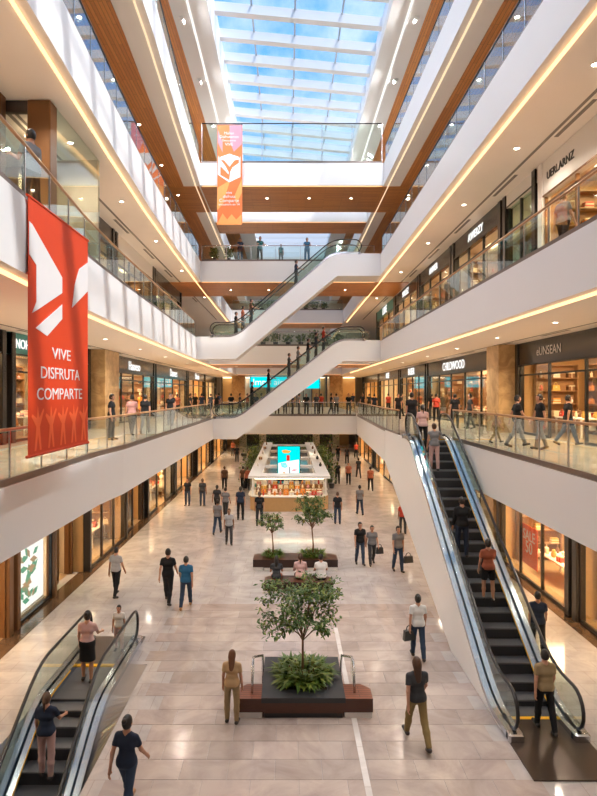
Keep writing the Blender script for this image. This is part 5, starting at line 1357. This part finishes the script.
# first-floor left gallery
for (xx, yy, f, ps, tp, bt, wh) in ((-6.7,24.9,PI,'walk','pink','charcoal','strolling along the left gallery in pink'),(-6.35,25.8,PI,'walk_b','black','grey','strolling along the left gallery beside the pink top'),(-6.75,22.2,PI/2,'stand','black','black','by the stone column on the left gallery'),
    (-6.6,32.5,0,'stand','black','grey','outside the shop beyond the stone column')):
    person(xx, yy, Z1, f, ps, tp, bt, wh)
for k, (xx, yy, f) in enumerate(((-7.6,38,0),(-6.9,41,1.5),(-8.4,44,3),(-7.0,47,3),(-8.0,50,0),(-7.2,54,3),(-8.6,58,0),(-7.4,62,3),(-6.4,52,0))):
    person(xx, yy, Z1, f, ['stand','stroll','walk'][k % 3], ['black','charcoal','rust','navy'][k % 4], 'black', 'in the far part of the first-floor left gallery')
for k in range(16):
    xx = -4.6 + k*.62 + random.uniform(-.15,.15)
    person(xx, 46.2 + (k*7 % 5)*.85, Z1+.01, random.choice([0,PI,PI/2]), ['stand','stroll','phone'][k % 3], ['black','charcoal','red','navy','grey'][k % 5], ['black','charcoal'][k % 2], 'on the first-floor bridge')
# second floor
person(-5.36, 12.1, Z2, -PI/2-.4, 'phone', 'grey', 'black', 'behind the near second-floor railing beside the bronze post', 'hair', 'hair_black', False, 1.08)
person(7.35, 15.5, Z2, PI/2+.4, 'stroll', 'grey', 'black', 'passing the white-fronted shop')
person(7.5, 27, Z2, PI, 'stand', 'black', 'charcoal', 'looking in at the AWERZY shop')
# third-floor bridge
for (u, tp, bt, s) in ((240,'navy','charcoal',1.0),(259.8,'teal','charcoal',1.05),(281,'teal','grey',.75),(307,'blue','blue',1.0)):
    person((u-U0)/FPX*40.3, 40.3, Z3+.01, PI*.1 if u < 300 else 0, 'rail' if s > .9 else 'stand', tp, bt, 'at the third-floor bridge railing', scale=s)
# riding the two crossing escalators
def rider(u, yc, xa, xb, zb, tp, bt, wh, f):
    xx = (u-U0)/FPX*yc; s = xx-xa; run = xb-xa
    person(xx, yc, zb + float(np.interp(s+.1, [.4, run-.4], [0, 5.4])) + .02, f, 'ride', tp, bt, wh)
for u, tp, bt in ((236,'black','black'),(242.8,'rust','black'),(251,'brown','charcoal'),(296,'navy','charcoal')):
    rider(u, 38.45, -3.75, 3.3, Z2, tp, bt, 'riding the upper crossing escalator', PI/2)
for u, tp, bt in ((252,'black','black'),(268.5,'black','charcoal'),(289,'charcoal','charcoal'),(298,'grey','charcoal'),(308,'black','charcoal'),(316,'charcoal','black'),(323.5,'red','black')):
    rider(u, 41.0, -3.9, 3.9, Z1, tp, bt, 'riding the lower crossing escalator', PI/2)
# bags carried
def handbag(x, y, z, label, col='goods_black', w=.34):
    t = empty('handbag', (x, y, z), .3, label=label, cat='bag', group='carried bags')
    MB().prism([(-w/2,0),(w/2,0),(w*.42,.26),(-w*.42,.26)], F_xz, -.06, .06).build('pouch', col, t)
    MB().tube([(-w*.3,0,.25),(-w*.2,0,.36),(0,0,.4),(w*.2,0,.36),(w*.3,0,.25)], .012, 6).build('strap', col, t, smooth=True)
p = at_px(411.5, 659, 0); handbag(p[0]-.06, p[1]+.0, .52, 'dark handbag held by the person in the white tee')
p = at_px(398, 572, 0); handbag(p[0]+.38, p[1]-.15, .42, 'black shopping bag held beyond the benches', w=.4)
p = at_px(372, 565, 0); handbag(p[0]+.34, p[1]+.1, .45, 'grey bag held by one of the walking couple', 'cloth_charcoal', .3)
bpk = at_px(259.5, 526, 0)
t = empty('backpack', (bpk[0], bpk[1]-.22, 1.0), label='black backpack worn at the kiosk counter', cat='backpack', group='carried bags')
MB().cbox(-.15,.15,-.09,.09,0,.46,.05).build('pouch', 'cloth_black', t); MB().cbox(-.11,.11,-.13,-.09,.04,.24,.03).build('pocket', 'cloth_charcoal', t)
for s in (-1,1): MB().tube([(s*.1,.09,.05),(s*.12,.13,.2),(s*.12,.12,.44)], .014, 5).build('strap', 'cloth_black', t)
